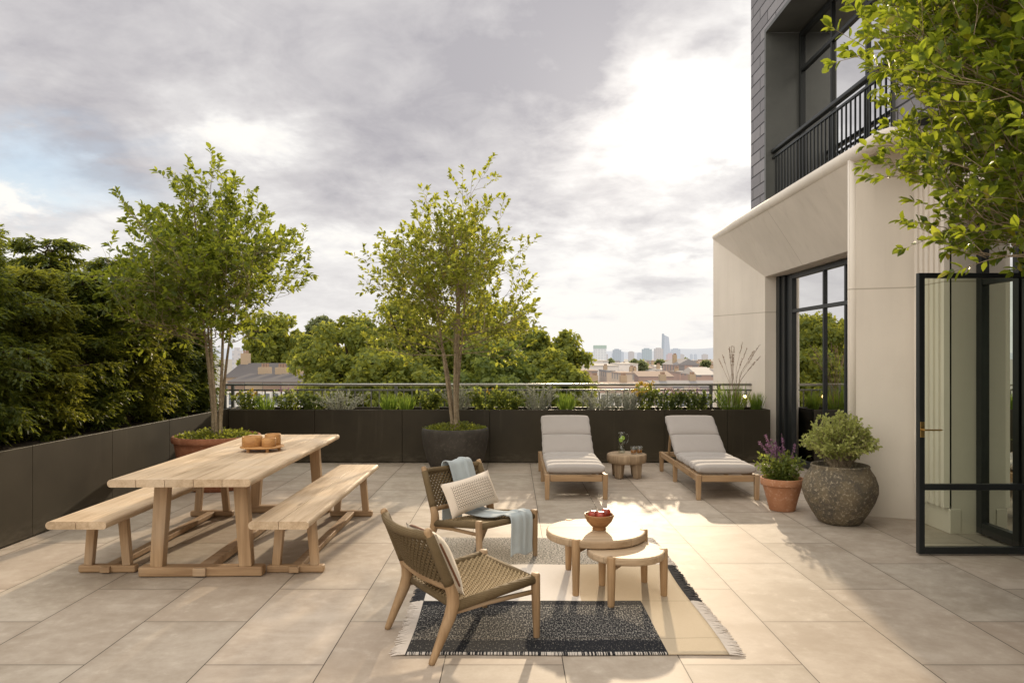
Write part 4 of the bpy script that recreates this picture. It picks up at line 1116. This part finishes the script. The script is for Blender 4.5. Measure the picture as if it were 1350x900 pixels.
WB().add([(3.37, 12.2, 3.574), (3.35, 6.75, 3.574), (3.82, 6.62, 3.574), (3.82, -1.5, 3.574), (6, -1.5, 3.574), (6, 13, 3.574), (3.9, 13, 3.574)], [tuple(range(7))]).w('ledge', M['stone'])
# slate upper storey with a deep metal lined opening
SX, SY0, SY1 = 3.5, 6.2, 10.83; OY0, OY1, OZ0, OZ1 = 6.75, 10.1, 3.62, 5.95
s = WB()
s.quad((SX, OY1, 3.59), (SX, SY1, 3.59), (SX, SY1, 9), (SX, OY1, 9)); s.quad((SX, SY0, 3.59), (SX, OY0, 3.59), (SX, OY0, 9), (SX, SY0, 9))
s.quad((SX, OY0, OZ1), (SX, OY1, OZ1), (SX, OY1, 9), (SX, OY0, 9))
s.quad((SX, SY1, 3.59), (8, SY1, 3.59), (8, SY1, 9), (SX, SY1, 9)); s.quad((SX, SY0, 3.59), (4.2, SY0, 3.59), (4.2, SY0, 9), (SX, SY0, 9))
s.w('slate_wall', M['slate'])
u = WB(); wallq(u, (4.2, SY0-.01), (4.2, -1.5), 3.59, 9); u.w('upper_wall', M['stone'])
m = WB()
m.quad((SX-.03, OY1, 3.6), (3.96, OY1, 3.6), (3.96, OY1, OZ1), (SX-.03, OY1, OZ1))
m.quad((SX-.03, OY1-.002, OZ1), (3.96, OY1-.002, OZ1), (3.96, OY0, OZ1), (SX-.03, OY0, OZ1))
m.quad((SX-.03, OY0+.002, 3.6), (3.96, OY0+.002, 3.6), (3.96, OY0+.002, OZ1), (SX-.03, OY0+.002, OZ1))
m.lohi((SX-.035, OY1+.002, 3.6), (SX-.004, OY1+.055, OZ1+.055)); m.lohi((SX-.035, OY0, OZ1+.003), (SX-.004, OY1, OZ1+.055))
m.quad((SX-.03, OY1, 3.602), (3.96, OY1, 3.602), (3.96, OY0, 3.602), (SX-.03, OY0, 3.602))
m.w('window_surround', M['surround'])
def window(name, x, ya, yb, z0, z1, ys, zs, glass, fw=.06, dep=.07):
    """frame in the plane X = x with mullions at ys and transoms at zs"""
    fr = WB()
    fr.lohi((x-dep/2, ya, z0), (x+dep/2, ya+fw, z1)); fr.lohi((x-dep/2, yb-fw, z0), (x+dep/2, yb, z1))
    fr.lohi((x-dep/2+.001, ya+fw+.001, z1-fw), (x+dep/2-.001, yb-fw-.001, z1)); fr.lohi((x-dep/2+.001, ya+fw+.001, z0), (x+dep/2-.001, yb-fw-.001, z0+fw*1.3))
    o = fr.w('window', M['frame'], bevel=.004)
    for y in ys: WB().lohi((x-dep*.36, y-fw*.36, z0+fw*1.3+.002), (x+dep*.36, y+fw*.36, z1-fw-.002)).w('mullion', M['frame'], o, bevel=.003)
    for z in zs: WB().lohi((x-dep*.42, ya+fw+.002, z-fw*.4), (x+dep*.42, yb-fw-.002, z+fw*.4)).w('transom', M['frame'], o, bevel=.003)
    WB().quad((x, ya+fw*.8, z0+.05), (x, yb-fw*.8, z0+.05), (x, yb-fw*.8, z1-.04), (x, ya+fw*.8, z1-.04)).w('pane', M[glass], o)
    return o
w1 = window('window', 4.03, 8.24, 10.62, 0.02, 2.70, [9.52, 8.9], [2.18], 'glass_win')
j = WB()                                                                             # stepped dark lining between stone and window
for k, (a, b, xo) in enumerate(((10.63, 10.76, .0), (10.77, 10.90, -.035), (10.91, 11.04, -.06))): j.lohi((4.0+xo, a, 0), (4.06, b, 2.712))
j.w('window_lining', M['frame'], bevel=.004)
w2 = window('window', 3.95, OY0+.02, OY1-.01, 3.62, OZ1-.012, [9.1, 8.2, 7.4], [5.42], 'glass_up')
w3 = window('window', 4.05, 5.86, 6.40, 0.02, 2.70, [], [2.18], 'glass_win', .075)
# balcony rail in the upper opening
br = WB().lohi((3.53, OY0+.005, 4.30), (3.60, OY1-.005, 4.345)).w('balcony_rail', M['frame'], bevel=.01)
WB().lohi((3.55, OY0+.005, 4.225), (3.58, OY1-.005, 4.25)).w('lower_rail', M['frame'], br)
y = OY0 + .09
while y < OY1 - .03:
    WB().lohi((3.557, y-.008, 3.604), (3.573, y+.008, 4.224)).w('baluster', M['frame'], br); y += .105
# rooms behind the glass
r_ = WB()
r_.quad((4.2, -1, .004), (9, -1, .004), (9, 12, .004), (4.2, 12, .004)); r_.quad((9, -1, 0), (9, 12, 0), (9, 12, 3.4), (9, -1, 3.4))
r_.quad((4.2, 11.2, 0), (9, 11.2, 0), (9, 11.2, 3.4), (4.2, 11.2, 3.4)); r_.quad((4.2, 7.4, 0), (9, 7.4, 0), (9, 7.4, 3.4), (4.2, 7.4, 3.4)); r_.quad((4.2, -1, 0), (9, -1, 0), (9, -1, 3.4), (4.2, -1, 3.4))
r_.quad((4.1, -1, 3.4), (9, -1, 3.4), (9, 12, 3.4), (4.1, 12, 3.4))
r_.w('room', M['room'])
r_ = WB()
r_.quad((8, 6.5, 3.6), (8, 10.6, 3.6), (8, 10.6, 6.2), (8, 6.5, 6.2)); r_.quad((4, 6.5, 6.2), (8, 6.5, 6.2), (8, 10.6, 6.2), (4, 10.6, 6.2)); r_.quad((4, 10.6, 3.6), (8, 10.6, 3.6), (8, 10.6, 6.2), (4, 10.6, 6.2)); r_.quad((4, 6.5, 3.6), (8, 6.5, 3.6), (8, 6.5, 6.2), (4, 6.5, 6.2))
r_.w('upper_room', M['upper_room'])
# the open glass door, hinged at the second opening
d = WB(); X0, X1, DY, Z0, Z1 = 3.15, 4.02, 5.745, .012, 2.186
d.lohi((X0, DY-.025, Z0), (X0+.045, DY+.025, Z1)); d.lohi((X1-.045, DY-.025, Z0), (X1, DY+.025, Z1))
d.lohi((X0+.046, DY-.024, Z1-.04), (X1-.046, DY+.024, Z1)); d.lohi((X0+.046, DY-.024, Z0), (X1-.046, DY+.024, Z0+.052)); d.lohi((X0+.046, DY-.023, .505), (X1-.046, DY+.023, .552))
door = d.w('glass_door', M['frame'], bevel=.004)
WB().quad((X0+.04, DY, Z0+.04), (X1-.04, DY, Z0+.04), (X1-.04, DY, .52), (X0+.04, DY, .52)).w('lower_pane', M['glass_door'], door)
WB().quad((X0+.04, DY, .54), (X1-.04, DY, .54), (X1-.04, DY, Z1-.03), (X0+.04, DY, Z1-.03)).w('upper_pane', M['glass_door'], door)
h = WB(); h.lohi((X0+.006, DY-.032, .915), (X0+.04, DY-.0255, 1.035)); h.tube([(X0+.024, DY-.03, .975), (X0+.024, DY-.062, .975)], .007, 10); h.tube([(X0+.018, DY-.064, .975), (X0+.155, DY-.064, .975)], .0068, 10)
h.w('handle', M['brass'], door, bevel=.002)
for z in (.25, 1.1, 1.95): WB().tube([(X1+.012, DY, z-.05), (X1+.012, DY, z+.05)], .011, 10).w('hinge', M['frame'], door)
# curtains just inside
def curtain(label, x, ya, yb, z0, z1, seed):
    o = MB().grid(lambda u, v: (x + .035*math.sin(u*(yb-ya)*38+seed)*(.7+.3*v) + .01*math.sin(v*5), ya+(yb-ya)*u, z0+(z1-z0)*v), 60, 6).out('curtain', M['curtain'], None, True, solid=.004)
    tag(o, label, 'curtain')
curtain('pale green curtain hanging at the far side of the tall ground floor window', 4.35, 10.0, 11.1, .02, 3.3, 1)
curtain('pale curtain gathered behind the upper window over the balcony rail', 4.18, 9.5, 10.5, 3.65, 5.9, 2)
curtain('pale green curtain behind the narrow window beside the open glass door', 4.3, 6.15, 6.9, .02, 3.3, 3)

# ============================================================ outside: ground, far trees, city
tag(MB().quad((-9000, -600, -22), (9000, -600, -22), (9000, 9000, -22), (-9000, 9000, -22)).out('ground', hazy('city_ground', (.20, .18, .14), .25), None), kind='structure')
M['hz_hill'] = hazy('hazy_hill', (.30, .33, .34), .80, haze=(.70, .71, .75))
def hill(u, v):
    x = -5200 + 10400*u
    return (x, 4300 + 900*v, -22 + (46 + 16*math.sin(u*23) + 10*math.sin(u*61+1) + 5*math.sin(u*171))*math.sin(math.pi*v)*1.0)
tag(MB().grid(hill, 160, 8).out('hills', M['hz_hill'], None, True), kind='structure')

def big_tree(label, px, y, toppx, wpx, seed, key, cat='tree', zb=-22, botpx=None, leaf=.24, n=16000, core=True, name='plane_tree', flat=1.0):
    r = random.Random(seed); x = at_x(px, y); top = CAMZ + (468-toppx+4)/975*y; rad = wpx/2/975*y
    t = thing(name, label, cat, (x, y, zb), 0, 'large trees beyond the railing')
    hh = rad*1.12*flat; cz = top - hh
    wd = MB(); wd.tube([(0, 0, 0), (.2, .1, (cz-zb)*.5), (0, 0, cz-zb+hh*.3)], [.55, .4, .15], 9, False)
    clumps = []
    for i in range(120):
        d = rvec(r); q = r.uniform(.35, 1.02); c = Vector((d.x*rad*q, d.y*rad*q, cz - zb + d.z*hh*q)); clumps.append((c, r.uniform(.09, .27)*rad))
        if i % 2 == 0: wd.tube([(0, 0, cz-zb-hh*.6), (c.x*.4, c.y*.4, (cz-zb) + (c.z-(cz-zb))*.4 - hh*.1), tuple(c)], [.22, .12, .03], 5, False)
    wd.out('trunk', M['bark_dark'], t, True)
    P, D, N_, L, W = [], [], [], [], []
    for i in range(int(n*1.4)):
        c, cr_ = clumps[r.randrange(len(clumps))]; d = rvec(r)
        if d.z < -.3 and r.random() < .6: d.z = -d.z
        p = c + Vector((d.x, d.y, d.z*.82))*cr_*(.62 + .5*r.random()**.6)
        P.append(p); D.append((rvec(r)*.8 + Vector((0, 0, -.35)) + d*.4).normalized()); N_.append((d + rvec(r)*.6 + Vector((0, 0, .4))).normalized()); l = leaf*r.uniform(.6, 1.3); L.append(l); W.append(l*.8)
    leaves_mesh('crown', P, D, N_, L, W, M[key], t, 'diamond', .1, .2)
    return t
big_tree('large yellow green tree at the left of the big group, right of the terraced roofs', 470, 40, 424, 150, 1, 'leaf_far', n=17000)
big_tree('large tree of the big group seen to the left behind the middle potted tree', 545, 44, 402, 176, 2, 'leaf_far', n=20000)
big_tree('large green tree of the big group directly behind the stems of the middle potted tree', 622, 46, 404, 176, 3, 'leaf_far2', n=20000)
big_tree('large green tree of the big group right of the middle potted tree', 684, 42, 420, 140, 4, 'leaf_far2', n=17000)
big_tree('rounded yellow green tree at the right end of the big group', 728, 40, 440, 96, 5, 'leaf_far', n=13000)
big_tree('lower front tree of the big group, behind the railing left of the middle pot', 505, 36, 456, 150, 6, 'leaf_far', n=13000)
big_tree('lower front tree of the big group, behind the railing right of the middle pot', 650, 36, 454, 170, 7, 'leaf_far2', n=13000)
big_tree('lower tree at the foot of the big group, behind the left lounger', 735, 36, 474, 90, 8, 'leaf_far', n=9000)
big_tree('broad distant tree standing behind the long slate roof', 357, 95, 424, 86, 9, 'leaf_far', n=12000, leaf=.6)
big_tree('dark distant tree between the slate roof tree and the big group', 424, 105, 424, 44, 10, 'leaf_far3', n=8000, leaf=.6)
big_tree('small bright yellow tree by the chimney of the long slate roof', 408, 75, 448, 46, 11, 'leaf_far', n=7000, leaf=.42)

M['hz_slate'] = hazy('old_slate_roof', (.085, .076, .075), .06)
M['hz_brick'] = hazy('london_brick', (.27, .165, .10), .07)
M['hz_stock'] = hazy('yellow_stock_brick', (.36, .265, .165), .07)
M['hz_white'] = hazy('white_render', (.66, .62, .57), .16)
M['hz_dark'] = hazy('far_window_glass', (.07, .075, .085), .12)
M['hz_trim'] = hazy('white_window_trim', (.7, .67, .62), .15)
def house(label, px0, px1, y, ridge_px, eave_px, wallm, roofm, group=None, depth=9, zb=-22, chim=(), wins=(0, 0), roof='gable', name='terraced_house', cat='house', gable_x=False, sills=True):
    """house seen across the roofs: pixel columns turned into a width at distance y"""
    x0, x1 = at_x(px0, y), at_x(px1, y); ze = CAMZ + (468-eave_px)/975*y; zr = CAMZ + (468-ridge_px)/975*y; cx = (x0+x1)/2; w = (x1-x0)/2
    t = thing(name, label, cat, (cx, y, zb), 0, group); e, rg = ze-zb, zr-zb
    MB().lohi((-w, 0, 0), (w, depth, e)).out('wall', wallm, t)
    if roof == 'gable':
        rf = MB()
        if gable_x: rf.add([(-w-.15, -.2, e), (w+.15, -.2, e), (w+.15, depth+.2, e), (-w-.15, depth+.2, e), (0, -.2, rg), (0, depth+.2, rg)], [(0, 1, 4), (1, 2, 5, 4), (2, 3, 5), (3, 0, 4, 5)])
        else: rf.add([(-w-.1, -.25, e), (w+.1, -.25, e), (w+.1, depth+.25, e), (-w-.1, depth+.25, e), (-w-.1, depth/2, rg), (w+.1, depth/2, rg)], [(0, 1, 5, 4), (1, 2, 5), (2, 3, 4, 5), (3, 0, 4)])
    else:
        rf = MB().lohi((-w-.1, -.1, e+.002), (w+.1, depth+.1, max(rg, e+.25)))
    ro = rf.out('roof', roofm, t)
    for cpx, h in chim:
        c = at_x(cpx, y) - cx; yy = depth/2 if roof == 'gable' and not gable_x else depth*.4
        sc = min(y/50, 1.0)
        MB().lohi((c-.35*sc, yy-.5*sc, e-.2), (c+.35*sc, yy+.5*sc, rg+h)).out('chimney', M['hz_stock'], ro)
        for k in (-.2, .05, .28): MB().tube([(c+k*sc*.8, yy, rg+h-.02), (c+k*sc*.8, yy, rg+h+.28*sc)], .09*sc, 7).out('chimney_pot', M['hz_brick'], ro)
    nx, nz = wins
    for i in range(nx):
        for k in range(nz):
            c = -w + (i+.5)*2*w/nx; zz = e - 1.6 - 2.9*k; ww = min(.55, w/nx*.55)
            f = MB().lohi((c-ww-.14, -.09, zz-.95), (c+ww+.14, -.01, zz+.95)).out('window', M['hz_trim'], t)
            MB().lohi((c-ww, -.115, zz-.82), (c+ww, -.094, zz+.82)).out('pane', M['hz_dark'], f)
            MB().lohi((c-ww, -.135, zz-.04), (c+ww, -.12, zz+.04)).out('glazing_bar', M['hz_trim'], f)
    return t
house('long grey slate roofed building with a brick chimney at each end, left of the trees', 297, 391, 72, 479, 497, M['hz_stock'], M['hz_slate'], chim=((302, 1.0), (388, 1.3)), wins=(8, 2), name='slate_roofed_building', cat='building')
TH = [(300, 322, 50, 'first terraced house from the left, partly behind the stems of the potted tree'), (323, 346, 49.5, 'second terraced house from the left below the long slate roof'),
      (347, 370, 49, 'third terraced house from the left below the long slate roof'), (371, 393, 48.5, 'fourth terraced house, below the right chimney of the long slate roof'),
      (394, 414, 48, 'fifth terraced house, left neighbour of the last one before the trees'), (415, 436, 47.5, 'last terraced house on the right, against the big tree group')]
for i, (a, b, y, lab) in enumerate(TH):
    house(lab, a, b, y, 494 + .4*i, 503, M['hz_stock'] if i % 2 else M['hz_brick'], M['hz_slate'], 'terraced houses behind the left of the railing', 9, chim=((b-2, .45),), wins=(2, 3))
# low white flats and brick blocks on the right
M['hz_wflat'] = hazy('white_flats', (.64, .60, .56), 0.14, (3.4, 3.0, (.16, .16, .17)))
M['hz_wflat2'] = hazy('white_block', (.68, .63, .58), 0.15)
M['hz_bk'] = hazy('red_brick_block', (.34, .21, .15), 0.12, (2.6, 3.2, (.16, .14, .13)))
M['hz_tan'] = hazy('tan_block', (.44, .34, .24), 0.14, (3.0, 3.1, (.20, .17, .15)))
M['hz_rooft'] = hazy('brown_roof', (.24, .16, .105), 0.14)
M['hz_roofp'] = hazy('pale_roof', (.46, .41, .35), 0.15)
M['hz_roofg'] = hazy('grey_roof', (.17, .155, .15), 0.14)
house('white block of flats with rows of windows at the right end of the trees', 768, 815, 150, 481, 483, M['hz_wflat'], M['hz_roofp'], None, 16, roof='flat', name='block_of_flats', cat='building')
house('white set back upper block standing above the white flats', 776, 802, 175, 475, 476.5, M['hz_wflat'], M['hz_roofp'], None, 14, roof='flat', name='block_of_flats', cat='building')
house('plain white windowless block right of the white flats', 816, 841, 165, 479, 480.5, M['hz_wflat2'], M['hz_roofp'], None, 14, roof='flat', name='block_of_flats', cat='building')
house('brown brick building with pale sills in front of the white flats', 817, 836, 120, 491.5, 493, M['hz_tan'], M['hz_rooft'], None, 10, roof='flat', name='brick_building', cat='building')
house('long brown roofed low building above the right lounger', 842, 888, 125, 490, 496, M['hz_bk'], M['hz_rooft'], None, 12, name='brick_building', cat='building')
house('red brick building with a steep gabled grey roof near the pale wall', 893, 922, 140, 473, 481, M['hz_bk'], M['hz_roofg'], None, 14, name='gabled_building', cat='building', gable_x=True, chim=((898, .8),))
house('pale roofed red brick house against the edge of the limestone wall', 919, 943, 115, 484.5, 494, M['hz_bk'], M['hz_roofp'], None, 11, name='brick_house')
house('wide low brick terrace just behind the railing above the low side table', 770, 862, 78, 505, 510, M['hz_bk'], M['hz_rooft'], None, 9, name='brick_terrace', cat='building', wins=(9, 2), chim=((790, .7), (830, .7)))
house('wide low grey roofed terrace just behind the railing above the right lounger', 864, 960, 82, 503, 509, M['hz_tan'], M['hz_roofg'], None, 9, name='brick_terrace', cat='building', wins=(9, 2), chim=((884, .7), (925, .7)))
rr = random.Random(5)
kinds = [('cream', M['hz_wflat2'], M['hz_roofp']), ('brick', M['hz_bk'], M['hz_rooft']), ('grey roofed', M['hz_tan'], M['hz_roofg'])]
for i in range(90):
    y = rr.choice([135, 160, 190, 230, 270, 320, 380, 460, 560, 680]); px = rr.uniform(838, 960) if i % 4 else rr.uniform(765, 960); wp = rr.uniform(7, 20)*(260/y)**.6
    k = kinds[rr.randrange(3)]; top = 470.5 + 15*(190/y)**1.0*rr.uniform(.75, 1.1)
    house('tiny hazy %s building among the crowded city roofs beyond the railing' % k[0], px-wp/2, px+wp/2, y, top, top+rr.uniform(1.2, 3), k[1], k[2], 'hazy %s buildings in the city roofs' % k[0], 12, chim=(((px-wp*.3, rr.uniform(.5, 1.2)),) if y < 330 and rr.random() < .6 else ()), roof=rr.choice(['flat', 'gable', 'gable']), name='city_building', cat='building')
for i, (px, y, tp, wp, lab) in enumerate(((846, 170, 477, 11, 'small round tree among the roofs below the teal tower'), (836, 210, 475, 9, 'small dark tree beside the plain white block'), (870, 240, 474.5, 10, 'small tree among the roofs under the tallest tower'),
        (930, 190, 476, 10, 'small tree among the roofs near the pale wall'), (905, 260, 473.5, 9, 'small tree behind the red brick gable'), (805, 230, 474, 10, 'small tree behind the white flats'))):
    big_tree(lab, px, y, tp+4, wp, 60+i, 'leaf_far3', n=900, leaf=.9, name='city_tree')
# towers on the skyline
def tower(label, px0, px1, toppx, y, m, parts=None, slant=0):
    x0, x1 = at_x(px0, y), at_x(px1, y); zt = CAMZ + (468-toppx)/975*y + 22; w = (x1-x0)/2
    t = thing('tower_block', label, 'tower', ((x0+x1)/2, y, -22)); dp = min(2*w, 30)
    if slant:
        MB().add([(-w, 0, 0), (w, 0, 0), (w, dp, 0), (-w, dp, 0), (-w*.82, 0, zt), (w*.28, 0, zt*.93), (w*.28, dp, zt*.93), (-w*.82, dp, zt)],
                 [(0, 3, 2, 1), (4, 5, 6, 7), (0, 1, 5, 4), (1, 2, 6, 5), (2, 3, 7, 6), (3, 0, 4, 7)]).out('facade', m, t)
        MB().add([(-w*1.25, -.5, 0), (-w*1.02, -.5, 0), (-w*1.02, dp, 0), (-w*1.25, dp, 0), (-w*1.05, -.5, zt*1.05), (-w*.86, -.5, zt*1.02), (-w*.86, dp, zt*1.02), (-w*1.05, dp, zt*1.05)],
                 [(0, 3, 2, 1), (4, 5, 6, 7), (0, 1, 5, 4), (1, 2, 6, 5), (2, 3, 7, 6), (3, 0, 4, 7)]).out('fin', M['hz_t_blue'], t)
    else:
        MB().lohi((-w, 0, 0), (w, dp, zt)).out('facade', m, t)
        if parts: MB().lohi((-w-.3, -.6, zt*.86), (w+.3, dp+.3, zt+.8)).out('crown', parts, t)
        else: MB().lohi((-w*.6, dp*.2, zt+.01), (w*.5, dp*.8, zt+2.2)).out('plant_room', m, t)
    return t
HZ = (.74, .76, .80)
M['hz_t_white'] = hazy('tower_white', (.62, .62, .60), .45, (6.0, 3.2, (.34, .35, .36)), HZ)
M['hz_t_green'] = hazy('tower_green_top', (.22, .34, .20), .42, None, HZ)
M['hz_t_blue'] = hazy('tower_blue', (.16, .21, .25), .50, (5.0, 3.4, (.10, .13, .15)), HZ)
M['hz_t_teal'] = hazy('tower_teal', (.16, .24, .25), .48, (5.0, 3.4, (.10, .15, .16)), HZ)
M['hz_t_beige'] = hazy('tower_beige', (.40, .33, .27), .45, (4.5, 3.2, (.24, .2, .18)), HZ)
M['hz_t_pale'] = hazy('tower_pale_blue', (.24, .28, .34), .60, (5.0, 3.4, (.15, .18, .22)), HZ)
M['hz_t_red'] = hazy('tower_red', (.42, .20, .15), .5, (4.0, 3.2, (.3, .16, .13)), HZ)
tower('white tower block with a green top on the skyline, leftmost of the clear towers', 784, 799.5, 455.5, 1500, M['hz_t_white'], M['hz_t_green'])
tower('slim blue grey tower block right of the green topped one', 809, 819, 461, 1700, M['hz_t_blue'])
tower('teal grey tower block midway along the skyline', 848, 859.5, 460, 1700, M['hz_t_teal'])
tower('beige concrete tower block just left of the tallest skyline tower', 864, 874.5, 459.5, 1600, M['hz_t_beige'])
tower('tallest skyline tower, a slanting pale slab with a fin', 875, 885.5, 441.5, 1800, M['hz_t_pale'], slant=1)
tower('pale blue stepped tower right of the tallest skyline tower', 887, 897, 460, 1900, M['hz_t_pale'])
tower('low reddish tower block at the foot of the tallest skyline tower', 880, 889, 467, 1300, M['hz_t_red'])
tower('faint pale tower just clear of the right end of the trees', 769, 775, 464, 2300, M['hz_t_pale'])
tower('faint pink grey block on the skyline left of the terraced roofs tree', 306, 316, 462, 520, M['hz_t_beige'])

for i in range(16):
    px = 766 + i*11 + rr.uniform(-3, 3); wq = rr.uniform(3, 8)
    o = tower('faint hazy low block standing along the far skyline', px-wq/2, px+wq/2, rr.uniform(463.5, 467.5), rr.uniform(2200, 3000), M['hz_t_pale' if i % 3 else 'hz_t_beige'])
    o['group'] = 'faint low blocks along the skyline'

# ============================================================ sky, sun, camera
EL, AZ = R(17.5), math.atan(.15)
sd = Vector((math.sin(AZ)*math.cos(EL), math.cos(AZ)*math.cos(EL), math.sin(EL)))
w = bpy.data.worlds.new('World'); scene.world = w; w.use_nodes = True
t = NT(w.node_tree); bg = w.node_tree.nodes['Background']
sky = t.n.new('ShaderNodeTexSky'); sky.sky_type = 'NISHITA'; sky.sun_disc = False; sky.sun_elevation = EL; sky.sun_rotation = AZ
dirv = t.coord('Generated')
x, y, z = t.sep(dirv)
zz = t.m('ADD', t.m('MAXIMUM', z, 0.0), .24)
pl = t.comb(t.m('DIVIDE', x, zz), t.m('DIVIDE', y, zz), 0.0)                     # a cloud layer seen from below
n1 = t.noise(pl, .95, 9, .55, .4); n2 = t.noise(t.vm('ADD', pl, (7.3, 2.1, 4.0)), 2.6, 9, .6, .4)
warp = t.vm('SCALE', t.vm('SUBTRACT', t.noise(pl, 1.4, 6, .6, 0, True), (.5, .5, .5)), None, .42)
dw = t.vm('ADD', dirv, warp)
def dirpx(px, py): return Vector(((px-675)/975, 1, (468-py)/975)).normalized()
def blob(px, py, r0, r1, stretch=1.0, vec=dw):
    c = dirpx(px, py); v = t.vm('SUBTRACT', vec, tuple(c)); v = t.vm('MULTIPLY', v, (1/stretch, 1/stretch, 1.0)); return t.m('SUBTRACT', 1.0, t.sstep(t.vm('LENGTH', v), r0, r1))
nn = t.m('ADD', t.m('MULTIPLY', n1, .62), t.m('MULTIPLY', n2, .38))
n3 = t.noise(t.vm('ADD', pl, (1.3, 9.1, 2.0)), 5.5, 8, .62, .5)
dark = t.m('MULTIPLY_ADD', t.m('SUBTRACT', nn, .5), 3.3, t.m('MULTIPLY_ADD', t.m('SUBTRACT', n3, .5), .80, .21))
for px, py, r0, r1, st, wt in ((430, 60, .02, .36, 1.9, .46), (100, 190, .0, .15, 2.4, .62), (230, 215, .0, .08, 2.0, .22), (640, 150, 0, .18, 1.8, .30), (800, 10, 0, .12, 2.4, .34), (870, 278, 0, .085, 2.4, .52), (915, 105, 0, .05, 1.2, .50), (680, 262, 0, .07, 1.8, .30), (60, 325, 0, .05, 3, .26), (870, 372, 0, .03, 3, .34), (960, 245, 0, .06, 1.3, .3), (730, 110, 0, .09, 1.4, .2),
                               (300, 205, 0, .09, 1.5, -.48), (390, 195, 0, .08, 1.4, -.35), (880, 170, .0, .17, 1.0, -.26), (560, 330, .0, .10, 2.2, -.2), (60, 245, 0, .075, 2.4, -.75), (820, 440, .0, .10, 4, -.3)):
    dark = t.m('MULTIPLY_ADD', blob(px, py, r0, r1, st), wt, dark)
dark = t.m('MINIMUM', t.m('MAXIMUM', dark, 0.0), 1.0)
cloud = t.ramp(dark, [(0, (1.10, 1.06, .99)), (.16, (.97, .945, .92)), (.34, (.82, .795, .79)), (.62, (.67, .645, .655)), (1.0, (.50, .48, .51))])
sunk = t.m('MAXIMUM', t.vm('DOT_PRODUCT', dirv, tuple(sd)), 0.0)
glow = t.m('ADD', t.m('MULTIPLY', t.m('POWER', sunk, 130.), .6), t.m('MULTIPLY', t.m('POWER', sunk, 14.), .08))
glow = t.m('MULTIPLY', glow, t.m('SUBTRACT', 1.0, t.m('MULTIPLY', dark, .75)))
cloud = t.vm('ADD', cloud, t.vm('SCALE', (1.0, .93, .80), None, glow))
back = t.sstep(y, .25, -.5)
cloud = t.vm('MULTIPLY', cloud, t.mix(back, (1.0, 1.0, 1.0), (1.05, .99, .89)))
cloud = t.vm('SCALE', cloud, None, t.m('ADD', t.m('MULTIPLY_ADD', back, .85, .97), t.m('MULTIPLY', t.sstep(z, .45, .9), .65)))  # unseen sky behind the camera and overhead raised to fill shaded faces
hz = t.sstep(z, .22, .0); cloud = t.mix(t.m('MULTIPLY', hz, .55), cloud, (.93, .90, .87))
gap = t.m('MULTIPLY', blob(40, 238, .0, .11, 2.4), t.sstep(n2, .40, .52))
skyc = t.vm('SCALE', sky.outputs[0], None, .12)
skyc = t.mix(.5, skyc, (.62, .78, .95))
col = t.mix(t.m('MULTIPLY', gap, .8), cloud, skyc)
below = t.sstep(z, .0, -.06); col = t.mix(below, col, (.42, .38, .33))
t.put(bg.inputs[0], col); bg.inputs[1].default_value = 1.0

sl = bpy.data.lights.new('sun', 'SUN'); sl.energy = 4.7; sl.angle = R(.9); sl.color = (1.0, .81, .57)
so = bpy.data.objects.new('sun', sl); COL.objects.link(so); so.rotation_euler = (-sd).to_track_quat('-Z', 'Y').to_euler(); so.location = (3, 20, 12)

cd = bpy.data.cameras.new('camera'); cd.sensor_width = 36; cd.lens = 36*F; cd.shift_y = 18/1350; cd.clip_start = .05; cd.clip_end = 20000
co = bpy.data.objects.new('camera', cd); COL.objects.link(co); co.location = (0, 0, CAMZ); co.rotation_euler = (R(90), 0, 0); scene.camera = co
scene.view_settings.view_transform = 'Standard'; scene.view_settings.look = 'None'; scene.view_settings.exposure = 0
scene.cycles.use_denoising = True; scene.cycles.max_bounces = 8; scene.cycles.transparent_max_bounces = 12
scene.cycles.caustics_reflective = False; scene.cycles.caustics_refractive = False
